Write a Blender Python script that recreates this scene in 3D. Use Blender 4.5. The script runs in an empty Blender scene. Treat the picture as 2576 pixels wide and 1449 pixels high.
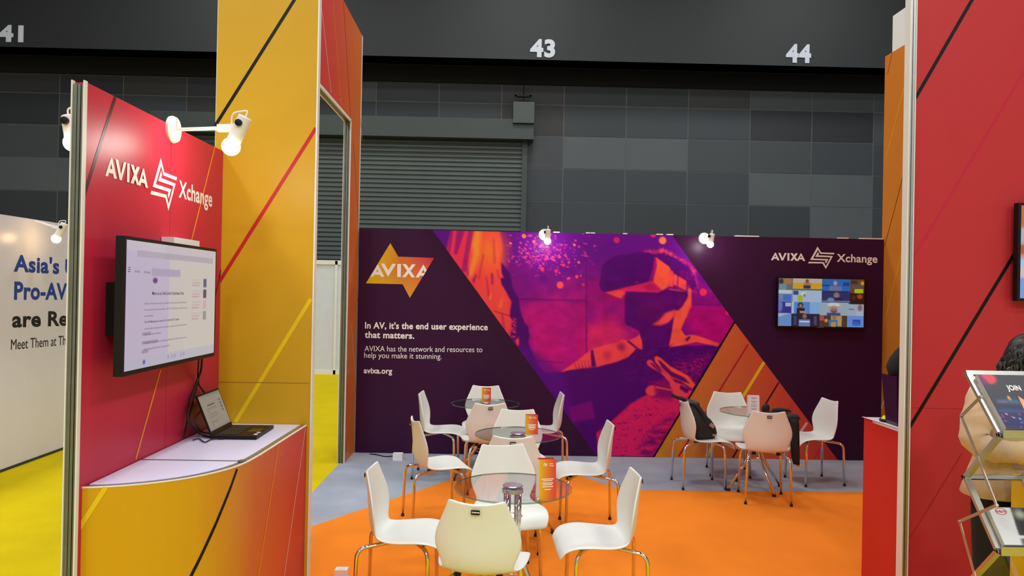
import bpy, bmesh, math, random
import numpy as np
from mathutils import Vector, Matrix

random.seed(7)
rng = np.random.default_rng(7)
S = bpy.context.scene
C = S.collection
R = math.radians
PI = math.pi

# ------------------------------------------------------------------ camera
CAM_H, FPX, CX, CY = 1.80, 1930.0, 1288.0, 724.5
CM = Matrix.Rotation(R(-0.98), 3, 'Z') @ Matrix.Rotation(R(90.24), 3, 'X') @ Matrix.Rotation(R(1.10), 3, 'Z')
cam = bpy.data.cameras.new('camera')
cam.sensor_width = 36.0
cam.lens = FPX / 2576.0 * 36.0
cam.clip_end = 200
camo = bpy.data.objects.new('camera', cam)
C.objects.link(camo)
camo.matrix_world = Matrix.Translation((0, 0, CAM_H)) @ CM.to_4x4()
S.camera = camo

# ------------------------------------------------------------------ light
S.view_settings.view_transform = 'Standard'
S.view_settings.look = 'None'
S.view_settings.gamma = 1.0
S.view_settings.use_curve_mapping = False
S.view_settings.exposure = 0.0
S.cycles.use_denoising = True
S.cycles.max_bounces = 8
S.cycles.transparent_max_bounces = 16
S.cycles.sample_clamp_indirect = 6.0
S.cycles.caustics_reflective = False
S.cycles.caustics_refractive = False
W = bpy.data.worlds.new('hall_air')
S.world = W
W.use_nodes = True
W.node_tree.nodes['Background'].inputs[0].default_value = (0.93, 0.96, 1.0, 1)
W.node_tree.nodes['Background'].inputs[1].default_value = 0.47


def hall_lamp(x, y, z, sx, sy, watts, col=(0.98, 1.0, 1.0)):
    l = bpy.data.lights.new('hall_lamp', 'AREA')
    l.shape = 'RECTANGLE'
    l.size, l.size_y, l.energy, l.color = sx, sy, watts, col
    o = bpy.data.objects.new('hall_lamp', l)
    o.location = (x, y, z)
    C.objects.link(o)


for hx in (-6.5, 0.5, 7.5):
    for hy, wt in ((-10.0, 610), (-4.0, 230), (2.5, 235), (8.0, 200), (13.0, 240)):
        hall_lamp(hx, hy, 10.5, 1.6, 1.6, wt)

# ------------------------------------------------------------------ helpers


def lin(c):
    out = []
    for v in c[:3]:
        v = v / 255.0
        out.append(v / 12.92 if v <= 0.04045 else ((v + 0.055) / 1.055) ** 2.4)
    return tuple(out)


def lin_np(a):
    a = np.clip(a / 255.0, 0, 1)
    return np.where(a <= 0.04045, a / 12.92, ((a + 0.055) / 1.055) ** 2.4)


def ray(px, py):
    return CM @ Vector((px - CX, -(py - CY), -FPX))


def on_y(px, py, y):
    d = ray(px, py)
    t = y / d.y
    return Vector((d.x * t, y, CAM_H + d.z * t))


def on_z(px, py, z):
    d = ray(px, py)
    t = (z - CAM_H) / d.z
    return Vector((d.x * t, d.y * t, z))


def on_x(px, py, x):
    d = ray(px, py)
    t = x / d.x
    return Vector((x, d.y * t, CAM_H + d.z * t))


CMI = np.array(CM.transposed())


def project(P):
    q = (np.asarray(P, float) - np.array([0, 0, CAM_H])) @ CMI.T
    return CX - FPX * q[:, 0] / q[:, 2], CY + FPX * q[:, 1] / q[:, 2]


_mats = {}


def mat(name, rgb=(200, 200, 200), rough=0.5, metal=0.0, spec=0.5, noise=0.04, scale=6.0, bump=0.0,
        bscale=60.0, emit=None, estr=0.0, vcol=False, coat=0.0, alpha=None, sheen=0.0):
    if name in _mats:
        return _mats[name]
    m = bpy.data.materials.new(name)
    m.use_nodes = True
    nt = m.node_tree
    b = nt.nodes['Principled BSDF']
    b.inputs['Roughness'].default_value = rough
    b.inputs['Metallic'].default_value = metal
    b.inputs['Specular IOR Level'].default_value = spec
    if coat:
        b.inputs['Coat Weight'].default_value = coat
        b.inputs['Coat Roughness'].default_value = 0.08
    if sheen:
        b.inputs['Sheen Weight'].default_value = sheen
    tc = nt.nodes.new('ShaderNodeTexCoord')
    nz = nt.nodes.new('ShaderNodeTexNoise')
    nz.inputs['Scale'].default_value = scale
    nz.inputs['Detail'].default_value = 5
    nt.links.new(tc.outputs['Object'], nz.inputs['Vector'])
    mx = nt.nodes.new('ShaderNodeMix')
    mx.data_type = 'RGBA'
    mx.blend_type = 'MULTIPLY'
    mx.inputs[0].default_value = 1.0
    if vcol:
        at = nt.nodes.new('ShaderNodeAttribute')
        at.attribute_name = 'Col'
        nt.links.new(at.outputs['Color'], mx.inputs[6])
    else:
        mx.inputs[6].default_value = (*lin(rgb), 1)
    mr = nt.nodes.new('ShaderNodeMapRange')
    mr.inputs['From Min'].default_value = 0.25
    mr.inputs['From Max'].default_value = 0.75
    mr.inputs['To Min'].default_value = 1.0 - noise
    mr.inputs['To Max'].default_value = 1.0 + noise
    nt.links.new(nz.outputs['Fac'], mr.inputs['Value'])
    nt.links.new(mr.outputs['Result'], mx.inputs[7])
    nt.links.new(mx.outputs[2], b.inputs['Base Color'])
    if bump:
        n2 = nt.nodes.new('ShaderNodeTexNoise')
        n2.inputs['Scale'].default_value = bscale
        n2.inputs['Detail'].default_value = 3
        nt.links.new(tc.outputs['Object'], n2.inputs['Vector'])
        bp = nt.nodes.new('ShaderNodeBump')
        bp.inputs['Strength'].default_value = bump
        bp.inputs['Distance'].default_value = 0.01
        nt.links.new(n2.outputs['Fac'], bp.inputs['Height'])
        nt.links.new(bp.outputs['Normal'], b.inputs['Normal'])
    if estr:
        if emit == 'vcol':
            nt.links.new(at.outputs['Color'], b.inputs['Emission Color'])
        else:
            b.inputs['Emission Color'].default_value = (*lin(emit), 1)
        b.inputs['Emission Strength'].default_value = estr
    if alpha is not None:
        b.inputs['Alpha'].default_value = alpha
    _mats[name] = m
    return m


def glass_mat(name, tint, ior=1.5, rough=0.0):
    m = bpy.data.materials.new(name)
    m.use_nodes = True
    nt = m.node_tree
    nt.nodes.clear()
    out = nt.nodes.new('ShaderNodeOutputMaterial')
    mix = nt.nodes.new('ShaderNodeMixShader')
    tr = nt.nodes.new('ShaderNodeBsdfTransparent')
    gl = nt.nodes.new('ShaderNodeBsdfGlossy')
    fr = nt.nodes.new('ShaderNodeFresnel')
    tr.inputs[0].default_value = (*tint, 1)
    gl.inputs['Roughness'].default_value = rough
    fr.inputs['IOR'].default_value = ior
    ge = nt.nodes.new('ShaderNodeNewGeometry')
    ma = nt.nodes.new('ShaderNodeMath')
    ma.operation = 'MULTIPLY_ADD'
    ma.inputs[1].default_value = -1.0
    ma.inputs[2].default_value = 1.0
    mb = nt.nodes.new('ShaderNodeMath')
    mb.operation = 'MULTIPLY'
    nt.links.new(ge.outputs['Backfacing'], ma.inputs[0])
    nt.links.new(ma.outputs[0], mb.inputs[0])
    nt.links.new(fr.outputs[0], mb.inputs[1])
    nt.links.new(mb.outputs[0], mix.inputs[0])
    nt.links.new(tr.outputs[0], mix.inputs[1])
    nt.links.new(gl.outputs[0], mix.inputs[2])
    nt.links.new(mix.outputs[0], out.inputs[0])
    return m


def wm(o):
    m = o.matrix_basis.copy()
    return (wm(o.parent) @ m) if o.parent else m


def link(name, me, mats, parent=None, smooth=False):
    o = bpy.data.objects.new(name, me)
    C.objects.link(o)
    for m in (mats if isinstance(mats, (list, tuple)) else [mats]):
        me.materials.append(m)
    if parent:
        o.parent = parent
    if smooth:
        me.polygons.foreach_set('use_smooth', [True] * len(me.polygons))
    return o


def obj(name, bm, mats, parent=None, smooth=False, world=False, bevel=0.0):
    if bevel:
        es = [e for e in bm.edges if len(e.link_faces) == 2 and e.calc_face_angle(0) > 0.6]
        bmesh.ops.bevel(bm, geom=es, offset=bevel, segments=2, affect='EDGES', clamp_overlap=True)
    if world and parent:
        bm.transform(wm(parent).inverted())
    me = bpy.data.meshes.new(name)
    bm.to_mesh(me)
    bm.free()
    return link(name, me, mats, parent, smooth)


def tag(o, label, cat, group=None):
    o['label'] = label
    o['category'] = cat
    if group:
        o['group'] = group
    return o


def thing(name, label, cat, loc=(0, 0, 0), rot=0.0, group=None):
    o = bpy.data.objects.new(name, None)
    o.empty_display_size = 0.1
    C.objects.link(o)
    o.location = loc
    o.rotation_euler = (0, 0, rot)
    return tag(o, label, cat, group)


def struct(name, bm, m, **k):
    o = obj(name, bm, m, **k)
    o['kind'] = 'structure'
    return o


def copy_tree(o, parent=None):
    c = o.copy()
    C.objects.link(c)
    if parent:
        c.parent = parent
    for ch in list(o.children):
        copy_tree(ch, c)
    return c


def B():
    return bmesh.new()


def box(bm, x0, x1, y0, y1, z0, z1, mi=0):
    vs = [bm.verts.new(p) for p in ((x0, y0, z0), (x1, y0, z0), (x1, y1, z0), (x0, y1, z0),
                                    (x0, y0, z1), (x1, y0, z1), (x1, y1, z1), (x0, y1, z1))]
    for f in ((0, 3, 2, 1), (4, 5, 6, 7), (0, 1, 5, 4), (1, 2, 6, 5), (2, 3, 7, 6), (3, 0, 4, 7)):
        bm.faces.new([vs[i] for i in f]).material_index = mi
    return vs


def obox(bm, c, ax, ay, az, mi=0):
    """box centred at c with half axis vectors"""
    c, ax, ay, az = Vector(c), Vector(ax), Vector(ay), Vector(az)
    vs = [bm.verts.new(c + sx * ax + sy * ay + sz * az) for sz in (-1, 1) for sx, sy in ((-1, -1), (1, -1), (1, 1), (-1, 1))]
    for f in ((0, 3, 2, 1), (4, 5, 6, 7), (0, 1, 5, 4), (1, 2, 6, 5), (2, 3, 7, 6), (3, 0, 4, 7)):
        bm.faces.new([vs[i] for i in f]).material_index = mi
    return vs


def bar(bm, a, b, w, h, up=(0, 0, 1), mi=0):
    a, b = Vector(a), Vector(b)
    d = (b - a)
    s = d.cross(Vector(up)).normalized()
    u = s.cross(d).normalized()
    obox(bm, (a + b) / 2, d / 2, s * w / 2, u * h / 2, mi)


def fillet(pts, rad, n=5):
    pts = [Vector(p) for p in pts]
    out = [pts[0]]
    for i in range(1, len(pts) - 1):
        a, p, b = pts[i - 1], pts[i], pts[i + 1]
        r = min(rad, (a - p).length * 0.48, (b - p).length * 0.48)
        s, e = p + (a - p).normalized() * r, p + (b - p).normalized() * r
        for k in range(n + 1):
            t = k / n
            out.append(s.lerp(p, t).lerp(p.lerp(e, t), t))
    out.append(pts[-1])
    return out


def tube(bm, pts, rad, n=10, cap=True, mi=0):
    pts = [Vector(p) for p in pts]
    N = len(pts)
    rads = rad if isinstance(rad, (list, tuple)) else [rad] * N
    t0 = (pts[1] - pts[0]).normalized()
    ref = Vector((0, 0, 1)) if abs(t0.z) < 0.9 else Vector((1, 0, 0))
    u = t0.cross(ref).normalized()
    rings = []
    for i, p in enumerate(pts):
        if i == 0:
            t = t0
        elif i == N - 1:
            t = (pts[i] - pts[i - 1]).normalized()
        else:
            t = ((pts[i + 1] - pts[i]).normalized() + (pts[i] - pts[i - 1]).normalized()).normalized()
        u = (u - t * u.dot(t)).normalized()
        v = t.cross(u)
        rings.append([bm.verts.new(p + (u * math.cos(2 * PI * k / n) + v * math.sin(2 * PI * k / n)) * rads[i]) for k in range(n)])
    for a, b in zip(rings, rings[1:]):
        for k in range(n):
            bm.faces.new((a[k], a[(k + 1) % n], b[(k + 1) % n], b[k])).material_index = mi
    if cap:
        bm.faces.new(rings[0][::-1]).material_index = mi
        bm.faces.new(rings[-1]).material_index = mi


def lathe(bm, prof, n=24, origin=(0, 0, 0), axis=(0, 0, 1), mi=0):
    axis = Vector(axis).normalized()
    q = Vector((0, 0, 1)).rotation_difference(axis).to_matrix()
    o = Vector(origin)
    rings = []
    for r, z in prof:
        if r < 1e-6:
            rings.append([bm.verts.new(o + q @ Vector((0, 0, z)))])
        else:
            rings.append([bm.verts.new(o + q @ Vector((r * math.cos(2 * PI * k / n), r * math.sin(2 * PI * k / n), z))) for k in range(n)])
    for a, b in zip(rings, rings[1:]):
        for k in range(n):
            k2 = (k + 1) % n
            if len(a) == 1 and len(b) == 1:
                continue
            if len(a) == 1:
                f = bm.faces.new((a[0], b[k2], b[k]))
            elif len(b) == 1:
                f = bm.faces.new((a[k], a[k2], b[0]))
            else:
                f = bm.faces.new((a[k], a[k2], b[k2], b[k]))
            f.material_index = mi


def loft(bm, rings, close=True, cap=True, mi=0):
    rr = [[bm.verts.new(p) for p in r] for r in rings]
    n = len(rr[0])
    for a, b in zip(rr, rr[1:]):
        for k in range(n if close else n - 1):
            bm.faces.new((a[k], a[(k + 1) % n], b[(k + 1) % n], b[k])).material_index = mi
    if cap and close:
        bm.faces.new(rr[0][::-1]).material_index = mi
        bm.faces.new(rr[-1]).material_index = mi


def bake(o):
    """apply the modifiers of a mesh object"""
    dg = bpy.context.evaluated_depsgraph_get()
    me = bpy.data.meshes.new_from_object(o.evaluated_get(dg))
    o.modifiers.clear()
    o.data = me
    return o


# coloured print: one mesh whose faces carry their ink colour
class Print:
    def __init__(s):
        s.bm = bmesh.new()
        s.l = s.bm.loops.layers.float_color.new('Col')

    def face(s, pts, col):
        f = s.bm.faces.new([s.bm.verts.new(p) for p in pts])
        cols = col if isinstance(col[0], (list, tuple)) else [col] * len(pts)
        for lp, c in zip(f.loops, cols):
            lp[s.l] = (*lin(c), 1)
        return f

    def box(s, x0, x1, y0, y1, z0, z1, col):
        n = len(s.bm.faces)
        box(s.bm, x0, x1, y0, y1, z0, z1)
        s.bm.faces.ensure_lookup_table()
        for f in s.bm.faces[n:]:
            for lp in f.loops:
                lp[s.l] = (*lin(col), 1)


class Wall:
    """an upright printed surface over a plan polyline; (u, z) are metres along it and up"""

    def __init__(s, plan, out):
        s.p = [Vector((*q, 0)) for q in plan]
        s.u = [0.0]
        for a, b in zip(s.p, s.p[1:]):
            s.u.append(s.u[-1] + (b - a).length)
        s.out = out  # +1: normal is left of travel

    def pt(s, u, z, off=0.0):
        i = 0
        while i < len(s.p) - 2 and u > s.u[i + 1]:
            i += 1
        d = (s.p[i + 1] - s.p[i]).normalized()
        q = s.p[i] + d * (u - s.u[i])
        n = Vector((-d.y, d.x, 0)) * s.out
        return Vector((q.x, q.y, z)) + n * off

    def hit(s, px, py):
        d = ray(px, py)
        best = None
        for i in range(len(s.p) - 1):
            a, b = s.p[i], s.p[i + 1]
            e = b - a
            den = d.x * e.y - d.y * e.x
            if abs(den) < 1e-9:
                continue
            t = (a.x * e.y - a.y * e.x) / den
            k = (a.x * d.y - a.y * d.x) / den
            lo = -1e9 if i == 0 else -1e-6
            hi = 1e9 if i == len(s.p) - 2 else 1 + 1e-6
            if t > 0 and lo <= k <= hi:
                pen = max(0, -k, k - 1)
                if best is None or (pen, t) < best[0]:
                    best = ((pen, t), s.u[i] + k * e.length, CAM_H + d.z * t)
        return best[1], best[2]

    def strip(s, pr, a, b, w, col, off=0.001, uv=False, zmin=None):
        (u0, z0), (u1, z1) = (a, b) if uv else (s.hit(*a), s.hit(*b))
        L = math.hypot(u1 - u0, z1 - z0)
        nx, nz = -(z1 - z0) / L * w / 2, (u1 - u0) / L * w / 2
        n = 1 if len(s.p) == 2 else 10
        for k in range(n):
            t0, t1 = k / n, (k + 1) / n
            q = []
            for t, sg in ((t0, -1), (t1, -1), (t1, 1), (t0, 1)):
                q.append(s.pt(u0 + (u1 - u0) * t + nx * sg, z0 + (z1 - z0) * t + nz * sg, off))
            pr.face(q, col)

    def poly(s, pr, pts, col, off=0.001):
        return pr.face([s.pt(*s.hit(*q), off) for q in pts], col)


_font = {}


def text_geo(body, bold=0.0):
    """2-D faces of a line of text: verts with baseline at 0, cap height about 0.7"""
    cu = bpy.data.curves.new('t', 'FONT')
    cu.body = body
    cu.offset = bold
    cu.resolution_u = 4
    cu.space_character = 1.0 + bold * 1.6
    o = bpy.data.objects.new('t', cu)
    C.objects.link(o)
    dg = bpy.context.evaluated_depsgraph_get()
    dg.update()
    me = bpy.data.meshes.new_from_object(o.evaluated_get(dg))
    V = [(v.co.x, v.co.y) for v in me.vertices]
    F = [tuple(p.vertices) for p in me.polygons]
    bpy.data.objects.remove(o)
    bpy.data.curves.remove(cu)
    bpy.data.meshes.remove(me)
    return V, F


def put_text(bm, body, org, ex, ez, width=None, cap=0.1, bold=0.0, mi=0, clip=None):
    """letters on the plane org + ex*x + ez*z, fitted to a width in metres and a cap height"""
    V, F = text_geo(body, bold)
    if not V:
        return
    x0, x1 = min(v[0] for v in V), max(v[0] for v in V)
    H, _ = text_geo('H', bold)
    h0, h1 = min(v[1] for v in H), max(v[1] for v in H)
    sy = cap / (h1 - h0)
    sx = width / (x1 - x0) if width else sy
    org, ex, ez = Vector(org), Vector(ex), Vector(ez)
    vs = [bm.verts.new(org + ex * ((x - x0) * sx) + ez * ((y - h0) * sy)) for x, y in V]
    for f in F:
        try:
            bm.faces.new([vs[i] for i in f]).material_index = mi
        except ValueError:
            pass


def wall_text(bm, wall, body, p0, p1, cap_px, bold=0.0, off=0.002):
    """letters printed on a flat Wall between two pixels of their baseline"""
    (u0, z0), (u1, z1) = wall.hit(*p0), wall.hit(*p1)
    _, zt = wall.hit(p0[0], p0[1] - cap_px)
    sg = 1 if u1 > u0 else -1
    d = wall.pt(u0 + sg, z0) - wall.pt(u0, z0)
    put_text(bm, body, wall.pt(u0, z0, off), d + Vector((0, 0, (z1 - z0) / abs(u1 - u0))), (0, 0, 1), abs(u1 - u0), zt - z0, bold)


# word mark and emblem in units where the word's cap height is 1
def _stroke(a, b, w):
    return [(a[0] - w / 2, a[1]), (a[0] + w / 2, a[1]), (b[0] + w / 2, b[1]), (b[0] - w / 2, b[1])]


def word_polys():
    P = []

    def A(x):
        P.append([(x, 0), (x + .27, 0), (x + .60, .82), (x + .52, 1)])
        P.append([(x + .52, 1), (x + .62, 1), (x + 1.14, 0), (x + .84, 0), (x + .48, .86)])
        P.append([(x + .26, .20), (x + .86, .20), (x + .78, .42), (x + .36, .42)])
    A(0)
    P.append([(.93, 1), (1.22, 1), (1.53, .32), (1.50, 0), (1.40, 0)])
    P.append([(1.53, .32), (1.78, 1), (2.06, 1), (1.60, 0), (1.50, 0)])
    P.append(_stroke((2.28, 0), (2.28, 1), .26))
    P.append([(2.52, 1), (2.84, 1), (3.56, 0), (3.24, 0)])
    P.append([(3.20, 1), (3.52, 1), (2.84, 0), (2.52, 0)])
    A(3.36)
    return P, 4.5


_e1 = [(1205, 130), (1275, 405), (1530, 490), (1515, 555), (1260, 465), (1213, 280), (1125, 640), (1415, 735), (1370, 920), (1350, 850), (1365, 785), (1070, 690)]
_e2 = [(1370, 1165), (1305, 905), (1030, 830), (1047, 765), (1325, 845), (1370, 1030), (1455, 670), (1165, 575), (1215, 380), (1235, 455), (1220, 520), (1500, 620)]


def emblem_polys():
    """in metres-like units: total width 1, origin at the centre"""
    o = []
    for e in (_e1, _e2):
        o.append([((x - 1283) / 500.0, -((y - .3 * (x - 1287)) - 647) * .3147 / 370.0) for x, y in e])
    return o


def put_polys(bm, polys, org, ex, ez, mi=0, lay=None, col=None):
    nn = Vector(ex).cross(Vector(ez)).normalized() * 0.0003
    for i, p in enumerate(polys):
        f = bm.faces.new([bm.verts.new(Vector(org) + Vector(ex) * x + Vector(ez) * y + nn * i) for x, y in p])
        f.material_index = mi
        if lay is not None:
            for lp in f.loops:
                lp[lay] = (*lin(col), 1)


# painter for printed photographs and screens
class Canvas:
    def __init__(s, x0, y0, x1, y1, sc, base):
        s.x0, s.y0, s.sc = x0, y0, sc
        s.w, s.h = int((x1 - x0) * sc) + 1, int((y1 - y0) * sc) + 1
        s.a = np.empty((s.h, s.w, 3))
        s.a[:] = base
        s.Y, s.X = np.mgrid[0:s.h, 0:s.w].astype(float)
        s.X = s.X / sc + x0
        s.Y = s.Y / sc + y0

    def put(s, m, col, alpha=1.0):
        m = (m * alpha)[..., None]
        s.a = s.a * (1 - m) + np.asarray(col, float) * m

    def blurm(s, m, b):
        k = int(max(1, round(b * s.sc)))
        if b <= 0:
            return m
        for _ in range(2):
            for ax in (0, 1):
                pad = [(0, 0), (0, 0)]
                pad[ax] = (k, k)
                q = np.pad(m, pad, mode='edge')
                cs = np.cumsum(q, axis=ax)
                z = np.zeros_like(np.take(cs, [0], axis=ax))
                cs = np.concatenate([z, cs], axis=ax)
                n = m.shape[ax]
                m = (np.take(cs, range(2 * k + 1, 2 * k + 1 + n), axis=ax) - np.take(cs, range(0, n), axis=ax)) / (2 * k + 1)
        return m

    def pmask(s, pts):
        m = np.zeros((s.h, s.w), bool)
        n = len(pts)
        for i in range(n):
            x0, y0 = pts[i]
            x1, y1 = pts[(i + 1) % n]
            if y0 == y1:
                continue
            c = ((s.Y >= y0) != (s.Y >= y1)) & (s.X < (x1 - x0) * (s.Y - y0) / (y1 - y0) + x0)
            m ^= c
        return m.astype(float)

    def poly(s, pts, col, blur=0.0, alpha=1.0, tex=None):
        m = s.blurm(s.pmask(pts), blur)
        if tex is not None:
            m = m * tex
        s.put(m, col, alpha)

    def ell(s, cx, cy, rx, ry, col, blur=0.3, alpha=1.0):
        d = np.sqrt(((s.X - cx) / rx) ** 2 + ((s.Y - cy) / ry) ** 2)
        s.put(np.clip((1 + blur - d) / (2 * blur), 0, 1), col, alpha)

    def rect(s, x0, y0, x1, y1, col, alpha=1.0):
        s.put(((s.X >= x0) & (s.X < x1) & (s.Y >= y0) & (s.Y < y1)).astype(float), col, alpha)

    def noise(s, fx, fy, seed):
        r = np.random.default_rng(seed)
        out = np.zeros((s.h, s.w))
        amp = 1.0
        for o in range(3):
            gx, gy = max(2, int(s.w / (fx * s.sc) * 2 ** o)), max(2, int(s.h / (fy * s.sc) * 2 ** o))
            g = r.random((gy + 2, gx + 2))
            yy = np.linspace(0, gy, s.h)
            xx = np.linspace(0, gx, s.w)
            yi, xi = yy.astype(int), xx.astype(int)
            fy_, fx_ = (yy - yi)[:, None], (xx - xi)[None]
            v = (g[yi][:, xi] * (1 - fx_) + g[yi][:, xi + 1] * fx_) * (1 - fy_) + (g[yi + 1][:, xi] * (1 - fx_) + g[yi + 1][:, xi + 1] * fx_) * fy_
            out += v * amp
            amp *= .6
        return out / 1.96

    def sample(s, px, py):
        x = np.clip((px - s.x0) * s.sc, 0, s.w - 1.001)
        y = np.clip((py - s.y0) * s.sc, 0, s.h - 1.001)
        xi, yi = x.astype(int), y.astype(int)
        fx, fy = (x - xi)[..., None], (y - yi)[..., None]
        a = s.a
        return (a[yi, xi] * (1 - fx) + a[yi, xi + 1] * fx) * (1 - fy) + (a[yi + 1, xi] * (1 - fx) + a[yi + 1, xi + 1] * fx) * fy


def colour_grid(name, P, colr, m, parent=None):
    """P: (n, m, 3) positions, colr: (n, m, 3) 0-255 ink colours"""
    n, k = P.shape[:2]
    idx = np.arange(n * k).reshape(n, k)
    F = np.stack([idx[:-1, :-1], idx[1:, :-1], idx[1:, 1:], idx[:-1, 1:]], -1).reshape(-1, 4)
    V = P.reshape(-1, 3)
    if parent:
        M = np.array(wm(parent).inverted())
        V = V @ M[:3, :3].T + M[:3, 3]
    me = bpy.data.meshes.new(name)
    me.from_pydata(V.tolist(), [], F.tolist())
    at = me.color_attributes.new('Col', 'FLOAT_COLOR', 'POINT')
    c4 = np.ones((n * k, 4), np.float32)
    c4[:, :3] = lin_np(colr.reshape(-1, 3))
    at.data.foreach_set('color', c4.ravel())
    return link(name, me, m, parent)


# ------------------------------------------------------------------ materials
M_print = mat('satin_print', vcol=True, rough=0.40, spec=0.24, noise=0.02, bump=0.02, bscale=25)
M_fabric = mat('matt_print', vcol=True, rough=0.36, spec=0.13, noise=0.02)
M_letter = mat('white_vinyl', (240, 236, 232), rough=0.45, noise=0.01)
M_white = mat('white_laminate', (232, 231, 228), rough=0.4, noise=0.02)
M_plastic = mat('white_plastic', (224, 226, 219), rough=0.38, spec=0.5, noise=0.015, scale=4)
M_top = mat('counter_laminate', (222, 221, 246), rough=0.35, noise=0.02)
M_alu = mat('aluminium', (196, 196, 190), rough=0.34, metal=1.0, noise=0.05, scale=30)
M_alud = mat('grooved_aluminium', (120, 122, 112), rough=0.45, metal=0.7, noise=0.12, scale=14)
M_groove = mat('dark_groove', (45, 46, 42), rough=0.6, noise=0.1)
M_cream = mat('pale_edge', (226, 225, 220), rough=0.5, noise=0.03)
M_chrome = mat('chrome', (225, 225, 225), rough=0.07, metal=1.0, noise=0.02)
M_black = mat('black_plastic', (15, 14, 15), rough=0.45, spec=.25, noise=0.1)
M_blackg = mat('black_gloss', (10, 10, 12), rough=0.12, noise=0.05)
M_rubber = mat('black_rubber', (14, 13, 13), rough=0.6, noise=0.1)
M_cable = mat('black_cable', (16, 14, 16), rough=0.5, noise=0.1)
M_cloth = mat('black_cloth', (22, 21, 22), rough=0.85, noise=0.25, scale=18, bump=0.5, bscale=35)
M_screen = mat('lit_screen', vcol=True, rough=0.25, noise=0.0, emit='vcol', estr=0.95)
for lk in list(M_screen.node_tree.links):
    if lk.to_socket.name == 'Base Color':
        M_screen.node_tree.links.remove(lk)
M_screen.node_tree.nodes['Principled BSDF'].inputs['Base Color'].default_value = (.01, .01, .012, 1)
M_bulb = mat('lamp_bulb', (255, 255, 255), emit=(255, 250, 240), estr=90.0)
M_bulbw = mat('warm_lamp_bulb', (255, 240, 210), emit=(255, 206, 140), estr=26.0)
M_glass = glass_mat('table_glass', (0.95, 0.975, 0.965), 2.0)
M_gedge = mat('green_glass_edge', (40, 120, 95), rough=0.1, noise=0.1, alpha=0.75)
M_acryl = glass_mat('acrylic', (0.95, 0.96, 0.95), 1.45)

# ------------------------------------------------------------------ floor, hall


def carpet_mat(name, rgb, noise):
    return mat(name, rgb, rough=0.95, spec=0.05, noise=noise, scale=3.0, bump=0.6, bscale=260)


bm = B()
box(bm, -30, 30, -12, 18.4, -0.1, 0)
struct('floor', bm, mat('hall_concrete', (120, 120, 122), rough=0.7, noise=0.1))


def flat(bm, pts, z0, z1):
    a = [bm.verts.new((x, y, z0)) for x, y in pts]
    b = [bm.verts.new((x, y, z1)) for x, y in pts]
    n = len(pts)
    bm.faces.new(b)
    bm.faces.new(a[::-1])
    for i in range(n):
        bm.faces.new((a[i], a[(i + 1) % n], b[(i + 1) % n], b[i]))


bm = B()
flat(bm, [(-12, -6), (12, -6), (12, 3.72), (-1.60, 3.72), (-1.60, 8.0), (-1.62, 8.6), (-1.62, 16), (-12, 16)], 0.0, 0.004)
tag(obj('yellow_carpet', bm, carpet_mat('yellow_carpet_pile', (226, 200, 22), 0.05)), 'bright yellow carpet covering the aisle floor outside the stand', 'carpet')
bm = B()
flat(bm, [(-1.60, 5.45), (-1.58, 5.48), (0.274, 8.36), (1.17, 7.0), (4.3, 7.06), (4.6, 7.06), (4.6, 8.6), (-1.60, 8.6)], 0.0, 0.004)
tag(obj('grey_carpet', bm, carpet_mat('grey_carpet_pile', (164, 171, 184), 0.12)), 'grey carpet strip in front of the purple wall', 'carpet')
bm = B()
flat(bm, [(-1.60, 3.72), (4.6, 3.72), (4.6, 7.06), (4.3, 7.06), (1.17, 7.0), (0.274, 8.36), (-1.58, 5.48), (-1.60, 5.45)], 0.0, 0.004)
tag(obj('orange_carpet', bm, carpet_mat('orange_carpet_pile', (250, 140, 44), 0.04)), 'orange carpet with a pointed edge under the white chairs', 'carpet')

# hall wall with panels
TC = [(33, 36, 41), (48, 53, 57), (62, 66, 69), (80, 86, 89), (43, 42, 41), (53, 59, 64)]
zrow = [6.64, 6.20, 5.46, 4.70, 3.93, 3.14, 2.36, 1.58, 0.8, 0.0]
xs0, xst = 1.451, 1.469
tone = {}
rnd = random.Random(3)
for c in range(-12, 12):
    for r_ in range(9):
        tone[c, r_] = rnd.choice([0, 1, 5, 4] if r_ < 2 else [1, 2, 5, 3])
spec_rows = {0: {0: 0, 1: 0, 2: 4, 3: 2, 4: 2, 5: 2, -1: 4, -2: 0, -3: 0, -4: 2, -7: 4, -8: 0, -9: 4, -10: 4},
             1: {0: 1, 1: 5, 2: 5, 3: 0, 4: 0, 5: 2, -1: 4, -2: 1, -3: 0, -4: 0, -7: 1, -8: 1, -9: 0, -10: 0},
             2: {0: 3, 1: 3, 2: 2, 3: 2, 4: 5, 5: 5, -1: 2, -7: 0, -8: 0, -9: 2, -10: 2},
             3: {0: 5, 1: 5, 2: 5, 3: 3, 4: 3, 5: 5, -1: 5, -9: 3, -10: 3, -8: 3},
             4: {0: 5, 1: 1, 2: 5, 3: 1, 4: 3, 5: 5, -1: 1, -9: 1, -10: 1, -8: 1}}
for r_, dct in spec_rows.items():
    for c, v in dct.items():
        tone[c, r_] = v
pr = Print()
pr.box(-30, 30, 18.01, 18.4, 0, 6.75, (96, 98, 96))
for c in range(-12, 12):
    for r_ in range(9):
        xa, xb = xs0 + c * xst + .012, xs0 + (c + 1) * xst - .012
        za, zb = zrow[r_ + 1] + .010, zrow[r_] - .010
        pr.face([(xa, 18, za), (xb, 18, za), (xb, 18, zb), (xa, 18, zb)], TC[tone[c, r_]])
struct('wall_back', pr.bm, mat('hall_panels', vcol=True, rough=0.55, noise=0.06, scale=0.8))
bm = B()
box(bm, -30, 30, 17.9, 18.6, 6.65, 14)
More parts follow.
